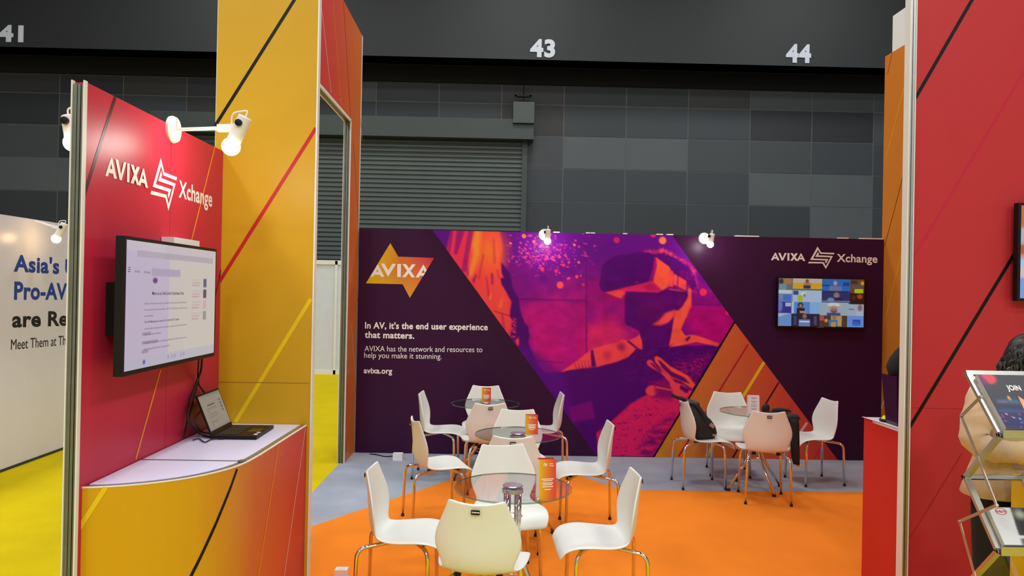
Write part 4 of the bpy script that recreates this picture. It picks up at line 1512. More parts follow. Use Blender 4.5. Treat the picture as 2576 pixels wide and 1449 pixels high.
# yellow plinth
px0 = on_y(2543, 1300, 3.42).x
bm = B()
box(bm, px0, px0 + .7, 3.30, 3.42, 0.004, 1.02)
tag(obj('display_plinth', bm, mat('yellow_laminate', (228, 186, 10), rough=.4, noise=.02), bevel=.003), 'plain yellow plinth behind the brochure stand at the right edge', 'plinth')

# ------------------------------------------------------------------ chairs


def make_chair():
    t = thing('cafe_chair', 'white chair', 'chair', (0, 0, 0))
    prof = [(.228, .372, .188, 0, 0), (.222, .395, .200, 0, 0), (.200, .424, .211, .0, 0), (.155, .441, .219, 0, 0), (.085, .446, .222, 0, 0), (.01, .440, .218, 0, 0), (-.06, .431, .206, .006, .004), (-.115, .428, .188, .012, .014),
            (-.155, .436, .174, .014, .026), (-.182, .460, .168, .006, .040), (-.198, .500, .180, 0, .054), (-.205, .545, .200, 0, .062), (-.208, .590, .209, 0, .062), (-.211, .640, .201, 0, .056),
            (-.216, .695, .178, 0, .046), (-.222, .745, .154, .004, .034), (-.227, .778, .138, .016, .026), (-.229, .786, .133, .018, .024)]
    bm = B()
    ncol = 9
    rows = []
    for y, z, w, lift, fwd in prof:
        w *= 1.05
        row = []
        for k in range(ncol):
            u = -1 + 2 * k / (ncol - 1)
            row.append(bm.verts.new((w * u, y + fwd * u * u, z + lift * u * u - .006 * (1 - u * u) * (z < .45))))
        rows.append(row)
    for a, b in zip(rows, rows[1:]):
        for k in range(ncol - 1):
            bm.faces.new((a[k], a[k + 1], b[k + 1], b[k]))
    bm.normal_update()
    o = obj('shell', bm, M_plastic, t)
    md = o.modifiers.new('s', 'SOLIDIFY')
    md.thickness = .015
    md.offset = -1
    ms = o.modifiers.new('d', 'SUBSURF')
    ms.levels = ms.render_levels = 2
    bake(o)
    o.data.polygons.foreach_set('use_smooth', [True] * len(o.data.polygons))
    for sx in (-1, 1):
        for fy, fx, ky in ((.155, .188, .11), (-.245, .190, -.19)):
            bm = B()
            s_ = 1 if fy > 0 else -1
            tube(bm, fillet([(sx * .018, .0, .418), (sx * .10, s_ * .07, .416), (sx * (fx - .012), fy - s_ * .010, .398), (sx * fx, fy, .012)], .055, 7), .0115, 12)
            lg = obj('leg', bm, M_chrome, t, smooth=True)
            bm = B()
            lathe(bm, [(0, -.0035), (.0130, -.0035), (.0130, .012), (.0116, .015), (0, .015)], 12, (sx * fx, fy, .0035))
            obj('foot_cap', bm, M_rubber, lg)
    bm = B()
    box(bm, -.07, .07, -.03, .03, .412, .424)
    obj('seat_bracket', bm, M_black, t)
    for sx in (-1, 1):
        for y0_, z1_ in ((-.12, .430), (.10, .436)):
            bm = B()
            box(bm, sx * .10 - .012, sx * .10 + .012, y0_, y0_ + .03, .404, z1_)
            obj('leg_clip', bm, M_black, t)
    bm = B()
    box(bm, -.021, .021, -.2385, -.2355, .744, .766)
    st_ = obj('maker_label', bm, M_black, t)
    bm = B()
    put_text(bm, 'event', (.019, -.2389, .752), (-1, 0, 0), (0, 0, 1), .036, .010, .03)
    obj('label_lettering', bm, M_white, st_)
    return t


CH = [
    (-.057, 3.837, 8, 'white chair nearest the camera, seen from behind at the front table', 0),
    (-.49, 4.295, 93, "white chair on the front table's left, in side view facing right", 0),
    (.58, 4.256, -92, "white chair on the front table's right, in side view facing left", 0),
    (.078, 4.80, 170, 'white chair facing the camera behind the front glass table', 0),
    (-.435, 5.993, 72, "white chair turned away at the middle table's left", 0),
    (.677, 5.88, -92, "white chair in side view at the middle table's right", 0),
    (.178, 6.29, 180, 'white chair facing the camera behind the middle table card', 0),
    (.116, 5.48, 0, 'white chair seen from behind between the front and middle tables', 0),
    (-.533, 7.45, 93, "white chair on the left of the rear table by the printed slogan", 0),
    (.44, 7.54, -92, 'white chair on the right of the rear table before the purple sleeve', 0),
    (-.118, 7.877, 180, 'white chair against the purple wall behind the rear table', 0),
    (-.085, 7.01, -8, 'white chair seen from behind between the middle and rear tables', 0),
    (1.962, 7.23, 87, 'white chair with a black backpack on its seat', 0),
    (2.345, 7.69, 190, 'white chair facing the camera before the orange printed triangle', 0),
    (2.386, 6.80, 8.6, 'white chair seen from behind at the table on the far right', 0),
    (3.057, 7.413, -99, 'white chair under the wall screen, right of the far right table', 0),
]
chair = make_chair()
for i, (x, y, h, lab, _) in enumerate(CH):
    c = chair if i == 0 else copy_tree(chair)
    c.location = (x, y, .004)
    c.rotation_euler = (0, 0, R(-h))
    tag(c, lab, 'chair', 'white chairs around the glass tables')

# ------------------------------------------------------------------ glass tables
TT = .72


def make_table():
    t = thing('glass_table', 'glass table', 'table', (0, 0, 0))
    bm = B()
    n = 72
    r = .325
    for z, flip in ((TT - .009, True), (TT, False)):
        vs = [bm.verts.new((r * math.cos(2 * PI * k / n), r * math.sin(2 * PI * k / n), z)) for k in range(n)]
        f = bm.faces.new(vs[::-1] if flip else vs)
    bm.verts.ensure_lookup_table()
    for k in range(n):
        a, b = bm.verts[k], bm.verts[(k + 1) % n]
        c, d = bm.verts[n + (k + 1) % n], bm.verts[n + k]
        bm.faces.new((a, b, c, d)).material_index = 1
    obj('glass_top', bm, [M_glass, M_gedge], t)
    bm = B()
    lathe(bm, [(0, TT + .002), (.050, TT + .002), (.056, TT + .006), (.054, TT + .011), (0, TT + .013)][::1], 36)
    lathe(bm, [(0, TT - .030), (.058, TT - .030), (.058, TT - .010), (0, TT - .010)], 36)
    obj('hub', bm, mat('brushed_chrome', (206, 208, 214), rough=.34, metal=1, noise=.2, scale=40), t)
    for k in range(4):
        a = PI / 4 + k * PI / 2 + .2
        ca, sa = math.cos(a), math.sin(a)
        bm = B()
        tube(bm, fillet([(.043 * ca, .043 * sa, TT - .03), (.040 * ca, .040 * sa, .34), (.285 * ca, .285 * sa, .016)], .16, 10), .0135, 12)
        lg = obj('leg', bm, M_chrome, t, smooth=True)
        bm = B()
        lathe(bm, [(0, 0), (.018, 0), (.018, .02), (0, .024)], 12, (.285 * ca, .285 * sa, 0))
        obj('foot_cap', bm, M_rubber, lg)
    bm = B()
    for z, rr_ in ((.56, .054), (.27, .09)):
        tube(bm, [(rr_ * math.cos(q_), rr_ * math.sin(q_), z) for q_ in np.linspace(0, 2 * PI, 28)], .003, 6, cap=False)
    obj('brace_ring', bm, M_chrome, t, smooth=True)
    return t


table = make_table()
for i, (x, y, lab) in enumerate(((.098, 4.23, 'round glass table nearest the camera'), (.165, 5.79, 'round glass table in the middle of the row'),
                                 (-.107, 7.345, 'round glass table at the rear, nearest the purple wall'), (2.414, 7.113, 'round glass table at the right with a white card and black items'))):
    t = table if i == 0 else copy_tree(table)
    t.location = (x, y, .004)
    t.rotation_euler = (0, 0, .3 * i)
    tag(t, lab, 'table', 'round glass tables with chrome legs')

# tent cards
TT2 = TT + .0042


def tent_card(lab, x, y, rot, white=False, h=.20, w=.095):
    t = thing('tent_card', lab, 'card', (x, y, TT2), rot, 'folded cards standing on the tables')
    d = .035
    pr = Print()
    A = [Vector((-w / 2, -d, 0)), Vector((w / 2, -d, 0)), Vector((w / 2, d, 0)), Vector((-w / 2, d, 0))]
    T = [Vector((-w / 2, -d * .55, h)), Vector((w / 2, -d * .55, h)), Vector((w / 2, d * .55, h)), Vector((-w / 2, d * .55, h))]
    yl_, rd = ((226, 178, 34), (212, 66, 60)) if not white else ((226, 216, 214), (230, 220, 218))
    for k in range(4):
        a, b = A[k], A[(k + 1) % 4]
        c, e = T[(k + 1) % 4], T[k]
        if k == 0:
            m_ = 8
            for q_ in range(m_):
                s0, s1 = q_ / m_, (q_ + 1) / m_
                c0, c1 = [tuple(p + (q - p) * s for p, q in zip(yl_, rd)) for s in (s0, s1)]
                pr.face([a.lerp(b, s0), a.lerp(b, s1), e.lerp(c, s1), e.lerp(c, s0)], [c0, c1, c1, c0])
        else:
            pr.face([a, b, c, e], (236, 234, 234) if k != 2 else rd)
    obj('card', pr.bm, M_fabric, t)
    bm = B()
    ez = (T[0] - A[0]).normalized()

    def F(x_, z_):
        return A[0].lerp(A[1], .5) + Vector((x_, -.0006, 0)) + ez * z_
    bm.free()
    if not white:
        bm = B()
        put_polys(bm, emblem_polys(), F(-.012, h * .87), (.026, 0, 0), ez * .026)
        obj('emblem', bm, M_letter, t)
        for w_, zf, ln_ in (('AVIXA', .875, .022), ('Xchange', .83, .026)):
            bm = B()
            put_text(bm, w_, F(.008, h * zf), (1, 0, 0), ez, ln_, .006, .02)
            obj('lettering', bm, M_letter, t)
        ink = M_letter
        rows_ = ((.50, .066), (.46, .05), (.40, .06), (.36, .05), (.31, .06), (.24, .035))
    else:
        ink = mat('grey_ink', (150, 130, 132))
        rows_ = ((.88, .05), (.82, .04), (.68, .05), (.60, .03), (.48, .05), (.40, .05), (.28, .05), (.20, .04))
    for zf, ww_ in rows_:
        bm = B()
        bm.faces.new([bm.verts.new(F(sx * ww_ / 2, h * zf + dz)) for sx, dz in ((-1, 0), (1, 0), (1, .004), (-1, .004))])
        obj('text_line', bm, ink, t)
    return t


def card_at(px, py, zf=0):
    p = on_z(px, py, TT2)
    return p.x, p.y


x, y = card_at(1374, 1256)
tent_card('folded yellow to red card on the front glass table', x, y + .03, R(12), h=.205, w=.092)
x, y = card_at(1337, 1093)
tent_card('folded yellow to red card on the middle glass table', x, y + .03, R(3), h=.145, w=.092)
x, y = card_at(1223, 1012)
tent_card('folded yellow to red card on the rear glass table', x, y + .03, R(0), h=.135, w=.088)
x, y = card_at(1897, 1041)
tent_card('folded white card on the glass table at the right', x, y + .03, R(-4), True, h=.165, w=.10)

# things on and at the right table
p = on_z(1928, 1035, TT2)
bm = B()
lathe(bm, [(0, 0), (.030, 0), (.036, .008), (.034, .045), (.024, .062), (0, .066)], 22, (p.x, p.y + .02, TT2))
for v in bm.verts:
    v.co.z += .006 * math.sin(60 * v.co.x) * (v.co.z > TT2 + .03)
tag(obj('lens_case', bm, M_cloth, smooth=True), 'small black rounded case standing behind the white card', 'case')
p = on_z(1966, 1036, TT2)
bm = B()
rings = []
for u, rx, rz in ((-.09, .012, .008), (-.07, .03, .016), (-.02, .036, .020), (.03, .032, .017), (.07, .024, .012), (.09, .010, .006)):
    rings.append([Vector((p.x + u, p.y + rx * math.cos(a), TT2 + rz + rz * math.sin(a))) for a in np.linspace(0, 2 * PI, 14, endpoint=False)])
loft(bm, rings)
tag(obj('soft_pouch', bm, M_cloth, smooth=True), 'flat black pouch lying at the right table edge', 'pouch')
# shoulder bag hanging from the table edge
hb = thing('shoulder_bag', 'narrow black bag hanging beside the right table with a metal clasp', 'bag', (2.68, 6.86, .25))
bt, bb = on_y(1996, 1052, 6.84), on_y(2004, 1168, 6.84)
bm = B()
rings = []
for k, (z, w, d) in enumerate(((bt.z, .045, .05), (bt.z - .05, .043, .05), ((bt.z + bb.z) / 2, .040, .045), (bb.z + .06, .035, .04), (bb.z, .028, .03))):
    cx = bt.x + (bb.x - bt.x) * k / 4
    rings.append([Vector((cx + w * math.cos(a) * (1 + .06 * math.sin(3 * a)), 6.84 + d * math.sin(a), z)) for a in np.linspace(0, 2 * PI, 16, endpoint=False)])
loft(bm, rings)
obj('bag_body', bm, M_cloth, hb, world=True, smooth=True)
bm = B()
tube(bm, [(bt.x - .06, 6.84, bt.z + .005), (bt.x - .03, 6.84, bt.z + .014), (bt.x + .02, 6.83, bt.z + .012), (bt.x + .045, 6.82, bt.z - .01)], [.022, .028, .028, .018], 12)
obj('top_flap', bm, mat('charcoal_cloth', (42, 40, 42), rough=.8, noise=.2), hb, world=True, smooth=True)
bm = B()
tube(bm, [(bt.x - .03, 6.86, bt.z + .02), (bt.x - .06, 6.92, TT2 + .03), (bt.x - .10, 7.0, TT2 + .006), (bt.x - .16, 7.05, TT2 + .005)], .008, 8)
obj('strap', bm, M_cloth, hb, world=True, smooth=True)
bm = B()
lathe(bm, [(0, -.012), (.016, -.010), (.016, .010), (0, .012)], 12, (bb.x + .004, 6.80, bb.z - .004), (0, 1, 0))
obj('clasp', bm, M_chrome, hb, world=True)

# backpack on the chair
bp = thing('backpack', 'black backpack leaning on a white chair seat', 'backpack', (1.93, 7.36, .45))
sz = .452
bm = B()
prf = [(-.13, .25, .0), (-.15, .24, .03)]
rings = []
for z, xb, xf, hw in ((sz, -.13, .10, .10), (sz + .03, -.15, .125, .125), (sz + .09, -.155, .12, .135), (sz + .16, -.16, .07, .13), (sz + .23, -.17, .02, .115), (sz + .30, -.18, -.03, .09), (sz + .345, -.185, -.075, .06), (sz + .36, -.18, -.12, .03)):
    cx, rx = (xb + xf) / 2, (xf - xb) / 2
    rings.append([Vector((1.972 + cx + rx * math.copysign(abs(math.cos(a)) ** .75, math.cos(a)), 7.355 + hw * math.copysign(abs(math.sin(a)) ** .75, math.sin(a)), z)) for a in np.linspace(0, 2 * PI, 24, endpoint=False)])
loft(bm, rings)
bmain = obj('bag_body', bm, mat('pack_black', (14, 13, 13), rough=.6, noise=.2, bump=.3, bscale=40), bp, world=True, smooth=True)
bm = B()
rings = []
for z, cx, rx, hw in ((sz + .03, 2.05, .03, .06), (sz + .05, 2.06, .045, .075), (sz + .12, 2.045, .04, .075), (sz + .18, 2.01, .03, .06), (sz + .20, 1.995, .012, .03)):
    rings.append([Vector((cx + rx * math.cos(a), 7.34 + hw * math.sin(a), z)) for a in np.linspace(0, 2 * PI, 16, endpoint=False)])
loft(bm, rings)
obj('front_pocket', bm, mat('pocket_brown', (30, 24, 23), rough=.5), bmain, world=True, smooth=True)
bm = B()
for dx, w in ((-.06, .02), (.05, .02)):
    tube(bm, fillet([(1.78 + .02, 7.355 + dx, sz + .36), (1.72, 7.355 + dx * .8, sz + .375), (1.68, 7.34 + dx * .4, sz + .40)], .03), [.014] * 8, 8)
tube(bm, fillet([(1.80, 7.27, sz + .33), (1.87, 7.255, sz + .33), (1.95, 7.24, sz + .22), (2.0, 7.235, sz + .10)], .06), .011, 8)
obj('strap', bm, M_cloth, bp, world=True, smooth=True)
bm = B()
lathe(bm, [(0, 0), (.034, 0), (.040, .02), (.03, .045), (0, .055)], 18, (1.885, 7.31, sz + .30), (.4, -.2, 1))
obj('top_pocket', bm, mat('charcoal_cloth2', (50, 50, 53), rough=.7, noise=.2), bp, world=True, smooth=True)
for c_, r_ in (((1.80, 7.25, sz + .345), .016), ((1.85, 7.235, sz + .20), .014)):
    bm = B()
    lathe(bm, [(0, 0), (r_, .0), (r_, .01), (0, .012)], 12, c_, (.2, -1, .3))
    obj('buckle', bm, M_alu, bp, world=True)
for c_, a_, b_ in (((2.03, 7.235, sz + .135), (.02, 0, -.014), (.010, 0, .014)), ((2.055, 7.235, sz + .045), (.02, 0, -.004), (.0, 0, .008))):
    bm = B()
    obox(bm, c_, a_, (0, .006, 0), b_)
    obj('buckle', bm, M_alu, bp, world=True)

bp.location.x -= .024
bp.location.y -= .128

# small white floor boxes
for px, py, s, lab in ((1001, 1157, .10, 'small white box on the grey carpet by the purple wall'), (859, 1452, .075, 'small white box on the carpet beside the nearest chair')):
    p = on_z(px, py, .004)
    bm = B()
    box(bm, p.x - s / 2, p.x + s / 2, p.y - s * .4, p.y + s * .4, .004, .004 + s * .72)
    o = obj('socket_box', bm, M_white, bevel=.004)
    tag(o, lab, 'box', 'small white boxes on the floor')
    bm = B()
    box(bm, p.x - s * .3, p.x + s * .3, p.y - s * .2, p.y + s * .2, .004 + s * .72 - .001, .004 + s * .72 + .003)
    obj('lid', bm, M_cream, o)
a, b = on_z(930, 1143, .004), on_z(990, 1150, .004)
o = cable('black cable on the floor from the wall to the white box', [(a.x, a.y, .008), (a.x + .07, a.y - .03, .010), (b.x - .08, b.y, .009), (b.x + .02, b.y + .02, .02)], .006)
o['group'] = 'black cables on the floor'

# ------------------------------------------------------------------ brochure stand
by = 3.02   # front lips
bk = 3.24   # back bars
xl = on_y(2520, 1090, by).x
xlb = on_y(2432, 938, bk).x
xl = (xl + xlb) / 2
xr = xl + .245
bs = thing('brochure_stand', 'folding zigzag brochure stand of aluminium and clear acrylic', 'stand', (xl + .12, 3.13, 0))


def zat(py, y, px):
    return on_y(px, py, y).z


zz_ = [(bk, zat(939, bk, 2432)), (by, zat(1094, by, 2518)), (bk, zat(1200, bk, 2430)), (by, zat(1386, by, 2514)), (bk, zat(1480, bk, 2425)), (by, zat(1640, by, 2505)), (bk, .004 + .012)]
for k in range(6):
    (y0, z0), (y1, z1) = zz_[k], zz_[k + 1]
    if z1 <= 0.01:
        z1 = .016
    bm = B()
    up_ = Vector((0, -(z1 - z0), (y1 - y0))).normalized()
    for x in (xl, xr):
        bar(bm, (x, y0, z0), (x, y1, z1), .024, .016, up=(0, .5, 1))
    for (yy, z) in ((y0, z0), (y1, z1)):
        bar(bm, (xl - .012, yy, z), (xr + .012, yy, z), .024, .018, up=(0, .5, 1))
    fr_ = obj('shelf_frame' if k % 2 == 0 else 'folding_frame', bm, M_alu, bs, world=True)
    if k < 5:
        bm = B()
        d_ = Vector((0, y1 - y0, z1 - z0))
        n_ = Vector((0, -d_.z, d_.y)).normalized() * .0015
        obox(bm, ((xl + xr) / 2, (y0 + y1) / 2, (z0 + z1) / 2), ((xr - xl) / 2 - .006, 0, 0), d_ / 2 * .96, n_)
        obj('acrylic_panel', bm, M_acryl, fr_, world=True)
    if k % 2 == 0 and k < 6:
        bm = B()
        bar(bm, (xl - .004, y1 - .022, z1 + .006), (xr + .004, y1 - .022, z1 + .006), .004, .034)
        bar(bm, (xl - .004, y1 - .004, z1 - .010), (xr + .004, y1 - .004, z1 - .010), .04, .004)
        obj('lip', bm, M_alu, fr_, world=True)
# scissor bars
for x in (xl - .012, xr + .012):
    bm = B()
    pts = [(3.13, zz_[0][1] - .085), (3.26, zz_[0][1] - .185), (3.02, zz_[2][1] - .06), (3.26, zz_[3][1] + .045), (3.10, zz_[4][1] + .0), (3.02, zz_[4][1] - .08)]
    for (ya_, za_), (yb2, zb2) in zip(pts, pts[1:]):
        bar(bm, (x, ya_, za_), (x, yb2, zb2), .004, .013, up=(0, .5, 1))
    for (ya_, za_) in pts:
        lathe(bm, [(0, -.006), (.006, -.006), (.006, .006), (0, .006)], 10, (x, ya_, za_), (1, 0, 0))
    obj('scissor_bar', bm, M_alu, bs, world=True)


def brochure(lab, k, off, paint, name='brochure', words=None, ln=.27, group=None):
    (y0, z0), (y1, z1) = zz_[k], zz_[k + 1]
    dn = Vector((0, y1 - y0, z1 - z0))
    Lf = dn.length
    dn.normalize()
    nrm = Vector((0, dn.z, -dn.y))
    if nrm.z < 0:
        nrm = -nrm
    base = Vector((xl + .014, y1, z1)) + nrm * (.010 + off) - dn * .012
    w = .21
    t = thing(name, lab, 'brochure', base, 0, group)
    bm = B()
    obox(bm, base + Vector((w / 2, 0, 0)) - dn * ln / 2, (w / 2, 0, 0), dn * ln / 2, nrm * .0022)
    obj('pages', bm, mat('paper', (214, 212, 208), rough=.5), t, world=True)
    if paint is not None:
        n0, n1 = 90, 70
        P = np.zeros((n0, n1, 3))
        for i in range(n0):
            for j in range(n1):
                P[i, j] = base + Vector((w * j / (n1 - 1), 0, 0)) - dn * (ln * (1 - i / (n0 - 1))) + nrm * .0026
        colour_grid('cover', P, paint.sample(np.broadcast_to(np.linspace(0, 99, n1)[None], (n0, n1)), np.broadcast_to(np.linspace(0, 129, n0)[:, None], (n0, n1))), mat('gloss_cover', vcol=True, rough=.4, spec=.3, noise=0), t)
    if words:
        words(t, base, dn, nrm, w, ln)
    return t


c6 = Canvas(0, 0, 100, 130, 1, (50, 48, 56))
c6.put(np.clip((c6.Y - 50) / 60, 0, 1), (30, 28, 84))
c6.ell(16, 8, 18, 16, (206, 60, 78), .2); c6.poly([(0, 0), (6, 0), (16, 24), (0, 30)], (90, 30, 90), 2, .8)
c6.ell(38, 58, 3, 6, (226, 140, 70), .3)
c6.poly([(10, 62), (50, 60), (60, 72), (10, 70)], (60, 110, 150), 3, .7); c6.poly([(12, 66), (30, 66), (30, 68), (12, 68)], (200, 60, 120), 1, .9)
c6.poly([(5, 84), (100, 88), (100, 94), (5, 92)], (60, 80, 150), 2, .6)
for k in range(26):
    c6.ell(rng.uniform(0, 100), rng.uniform(95, 128), rng.uniform(1, 3), 1.6, [(230, 60, 120), (90, 120, 230), (190, 220, 230)][k % 3], .4, .8)


def join_words(t, base, dn, nrm, w, ln):
    bm = B()

    def F(x, s):
        return base + Vector((w * x, 0, 0)) - dn * (ln * s) + nrm * .0032
    put_text(bm, 'JOIN', F(.45, .70), (1, 0, 0), -dn, .058, .027, .03)
    obj('cover_lettering', bm, M_letter, t, world=True)
    bm = B()
    P_, w_ = word_polys()
    put_polys(bm, P_, F(.55, .34) + nrm * .0006, (.12 / w_, 0, 0), -dn * .036)
    obj('cover_lettering', bm, M_letter, t, world=True)
    bm = B()
    put_text(bm, 'Audiovisual.com', F(.50, .175), (1, 0, 0), -dn, .09, .009, .02)
    obj('cover_lettering', bm, M_letter, t, world=True)
    bm = B()
    bm.faces.new([bm.verts.new(F(x, s)) for x, s in ((.54, .26), (.58, .60), (.70, .48), (1.0, .50), (1.0, .26))])
    obj('cover_star', bm, mat('orange_ink', (226, 124, 44), rough=.3), t, world=True)


for k in range(4):
    brochure('dark brochure reading JOIN on the top shelf of the stand' if k == 3 else 'dark brochure stacked beneath the JOIN brochure on the stand', 0, .0055 * k, c6, words=join_words if k == 3 else None, group=None if k == 3 else 'dark brochures under the top one')
c7 = Canvas(0, 0, 100, 130, 1, (206, 206, 206))
c7.poly([(44, 0), (100, 0), (100, 100), (36, 96)], (62, 60, 58), 1)
c7.ell(62, 70, 20, 34, (40, 34, 34), .3); c7.ell(56, 24, 10, 16, (196, 196, 176), .6, .7)
c7.ell(78, 30, 14, 22, (196, 140, 116), .15); c7.ell(84, 10, 18, 12, (30, 24, 24), .2); c7.poly([(90, 10), (100, 10), (100, 50), (92, 40)], (30, 24, 24), 1)
c7.poly([(62, 56), (100, 52), (100, 100), (58, 92)], (66, 62, 60), 2)
c7.poly([(66, 30), (80, 28), (80, 30), (66, 32)], (40, 30, 30), .5)
c7.rect(68, 74, 100, 90, (176, 40, 70))
c7.poly([(36, 108), (100, 102), (100, 130), (34, 130)], (60, 56, 56), 2, .8)
c7.ell(22, 14, 11, 12, (160, 40, 50), .08); c7.ell(22, 14, 9, 10, (220, 220, 220), .05); c7.ell(22, 14, 8, 5, (160, 40, 50), .2)


def expect_words(t, base, dn, nrm, w, ln):
    bm = B()

    def F(x, s):
        return base + Vector((w * x, 0, 0)) - dn * (ln * s) + nrm * .0032
    bm.free()
    for w_, x_, s_, wd_, cp_ in (('Expect', .70, .33, .075, .018), ('Experience the Certified', .55, .24, .09, .007), ('programme exam', .62, .17, .07, .007), ('CTS', .165, .865, .022, .010)):
        bm = B()
        put_text(bm, w_, F(x_, s_), (1, 0, 0), -dn, wd_, cp_, .02)
        obj('cover_lettering', bm, M_letter, t, world=True)


for k in range(4):
    brochure('pale brochure with a person and a red badge on the lower shelf' if k == 3 else 'pale brochure stacked beneath the badge brochure on the stand', 2, .006 * k, c7 if k == 3 else None, words=expect_words if k == 3 else None, ln=.16, group=None if k == 3 else 'pale brochures under the top one')

# ------------------------------------------------------------------ person
pe = thing('person', 'person in a beige blazer and dark trousers with arms folded behind the stand', 'person', (2.485, 3.64, .004), R(18))
M_skin = mat('skin', (186, 128, 92), rough=.5, noise=.05)
M_blz = mat('beige_blazer', (206, 172, 140), rough=.85, noise=.06, scale=9, bump=.25, bscale=14, sheen=.2)
M_trs = mat('dark_trousers', (20, 19, 28), rough=.85, noise=.1)
M_shirt = mat('grey_shirt', (160, 152, 146), rough=.8, noise=.08)


def skin_body(name, verts, edges, radii, m, parent, sub=2):
    me = bpy.data.meshes.new(name)
    me.from_pydata(verts, edges, [])
    o = link(name, me, m, parent)
    md = o.modifiers.new('k', 'SKIN')
    for i, r in enumerate(radii):
        me.skin_vertices[0].data[i].radius = r if isinstance(r, tuple) else (r, r)
    me.skin_vertices[0].data[0].use_root = True
    ms = o.modifiers.new('u', 'SUBSURF')
    ms.levels = ms.render_levels = sub
    bake(o)
    o.data.materials.clear()
    o.data.materials.append(m)
    o.data.polygons.foreach_set('use_smooth', [True] * len(o.data.polygons))
    return o


V = [(0, 0, .92), (0, 0, 1.05), (0, .01, 1.22), (0, .015, 1.36), (0, .005, 1.43), (0, -.012, 1.50),
     (-.16, .01, 1.36), (-.275, -.01, 1.13), (-.06, -.19, 1.11), (.03, -.215, 1.12),
     (.16, .01, 1.36), (.27, -.02, 1.13), (.07, -.20, 1.14), (-.02, -.225, 1.15),
     (-.09, 0, .88), (-.095, -.01, .48), (-.10, .02, .09), (-.10, -.09, .04), (-.10, -.17, .03),
     (.09, 0, .88), (.095, -.01, .48), (.10, .02, .09), (.10, -.09, .04), (.10, -.17, .03)]
Eg = [(0, 1), (1, 2), (2, 3), (3, 4), (4, 5), (3, 6), (6, 7), (7, 8), (8, 9), (3, 10), (10, 11), (11, 12), (12, 13), (0, 14), (14, 15), (15, 16), (16, 17), (17, 18), (0, 19), (19, 20), (20, 21), (21, 22), (22, 23)]
rad = [(.14, .10), (.12, .09), (.13, .095), (.10, .075), (.05, .05), (.055, .055), .055, .042, .027, .03, .055, .042, .027, .03, .085, .055, .04, .04, .03, .085, .055, .04, .04, .03]
body = skin_body('body', V, Eg, rad, M_skin, pe)
# head with features
bm = B()
bmesh.ops.create_icosphere(bm, subdivisions=5, radius=1.0)
for v in bm.verts:
    x, y, z = v.co
    px_, py_, pz_ = x * .076, y * .096, z * .118
    if z < 0:
        px_ *= 1 + .22 * z
        py_ *= 1 + .10 * z
    fr = max(0, -y)
    nose = math.exp(-(x / .16) ** 2) * math.exp(-((z + .12) / .22) ** 2) * fr
    py_ -= .022 * nose
    for ex_ in (-.38, .38):
        py_ += .012 * math.exp(-((x - ex_) / .18) ** 2 - ((z - .06) / .12) ** 2) * fr
    py_ -= .006 * math.exp(-(x / .3) ** 2 - ((z + .42) / .07) ** 2) * fr
    py_ -= .008 * math.exp(-(x / .25) ** 2 - ((z + .85) / .2) ** 2) * fr
    v.co = (px_, py_, pz_)
for ex_ in (-1, 1):
    bmesh.ops.create_icosphere(bm, subdivisions=2, radius=1.0, matrix=Matrix.Translation((ex_ * .078, .006, -.005)) @ Matrix.Diagonal((.012, .022, .032, 1)))
HM = Matrix.Translation((0.085, -.03, 1.497)) @ Matrix.Rotation(R(38), 4, 'Z') @ Matrix.Rotation(R(14), 4, 'X')
bm.transform(HM)
head = obj('head', bm, M_skin, pe, smooth=True)
bm = B()
for ex_ in (-.029, .029):
    bmesh.ops.create_icosphere(bm, subdivisions=2, radius=.0115, matrix=HM @ Matrix.Translation((ex_, -.078, .008)))
obj('eyes', bm, mat('eye_white', (226, 222, 216), rough=.2), head, smooth=True)
bm = B()
rings = []
for z, rx, ry, yo in ((-.02, .052, .030, -.083), (-.045, .060, .036, -.083), (-.075, .058, .036, -.075), (-.105, .045, .028, -.064)):
    rings.append([HM @ Vector((rx * math.sin(a), yo - ry * math.cos(a) + .012, z)) for a in np.linspace(-1.5, 1.5, 14)])
loft(bm, rings, close=False)
for s_ in (-1, 1):
    tube(bm, [HM @ Vector((s_ * .058, -.070, -.03)), HM @ Vector((s_ * .076, -.03, -.01)), HM @ Vector((s_ * .082, .012, .006))], .0022, 6)
    tube(bm, [HM @ Vector((s_ * .050, -.06, -.095)), HM @ Vector((s_ * .074, -.02, -.05)), HM @ Vector((s_ * .082, .012, -.02))], .0022, 6)
obj('face_mask', bm, mat('mask_white', (226, 226, 226), rough=.8), pe, smooth=True)
# hair: wavy shoulder length
bm = B()
hr = random.Random(11)
bmesh.ops.create_icosphere(bm, subdivisions=4, radius=1.0)
for v in bm.verts:
    x, y, z = v.co
    k = 1 + .07 * math.sin(11 * x + 5 * z) * math.sin(9 * y + 7 * z)
    v.co = (x * .093 * k, y * .108 * k + .022, z * .116 * k + .020)
for v in list(bm.verts):
    if v.co.y < -.058 and v.co.z < .085:
        bm.verts.remove(v)
for k in range(170):
    a = hr.uniform(.1 * PI, .9 * PI) if k % 3 else hr.uniform(-.12 * PI, 1.12 * PI)
    r0 = .085
    L_ = hr.uniform(.14, .26)
    pts = []
    ph, am = hr.uniform(0, 6), hr.uniform(.005, .012)
    for q_ in range(15):
        t_ = q_ / 14
        rr_ = r0 + .030 * t_ + am * math.sin(ph + t_ * 10)
        a2 = a + .12 * math.sin(ph * 2 + t_ * 9)
        z2 = .075 - t_ * L_
        shape = min(1.0, .75 + t_ * 1.2)
        pts.append((rr_ * shape * math.cos(a2) * 1.02, rr_ * shape * math.sin(a2) * 1.05 + .014, z2))
    tube(bm, pts, [.010 - .005 * (q_ / 14) for q_ in range(15)], 6)
bm.transform(HM)
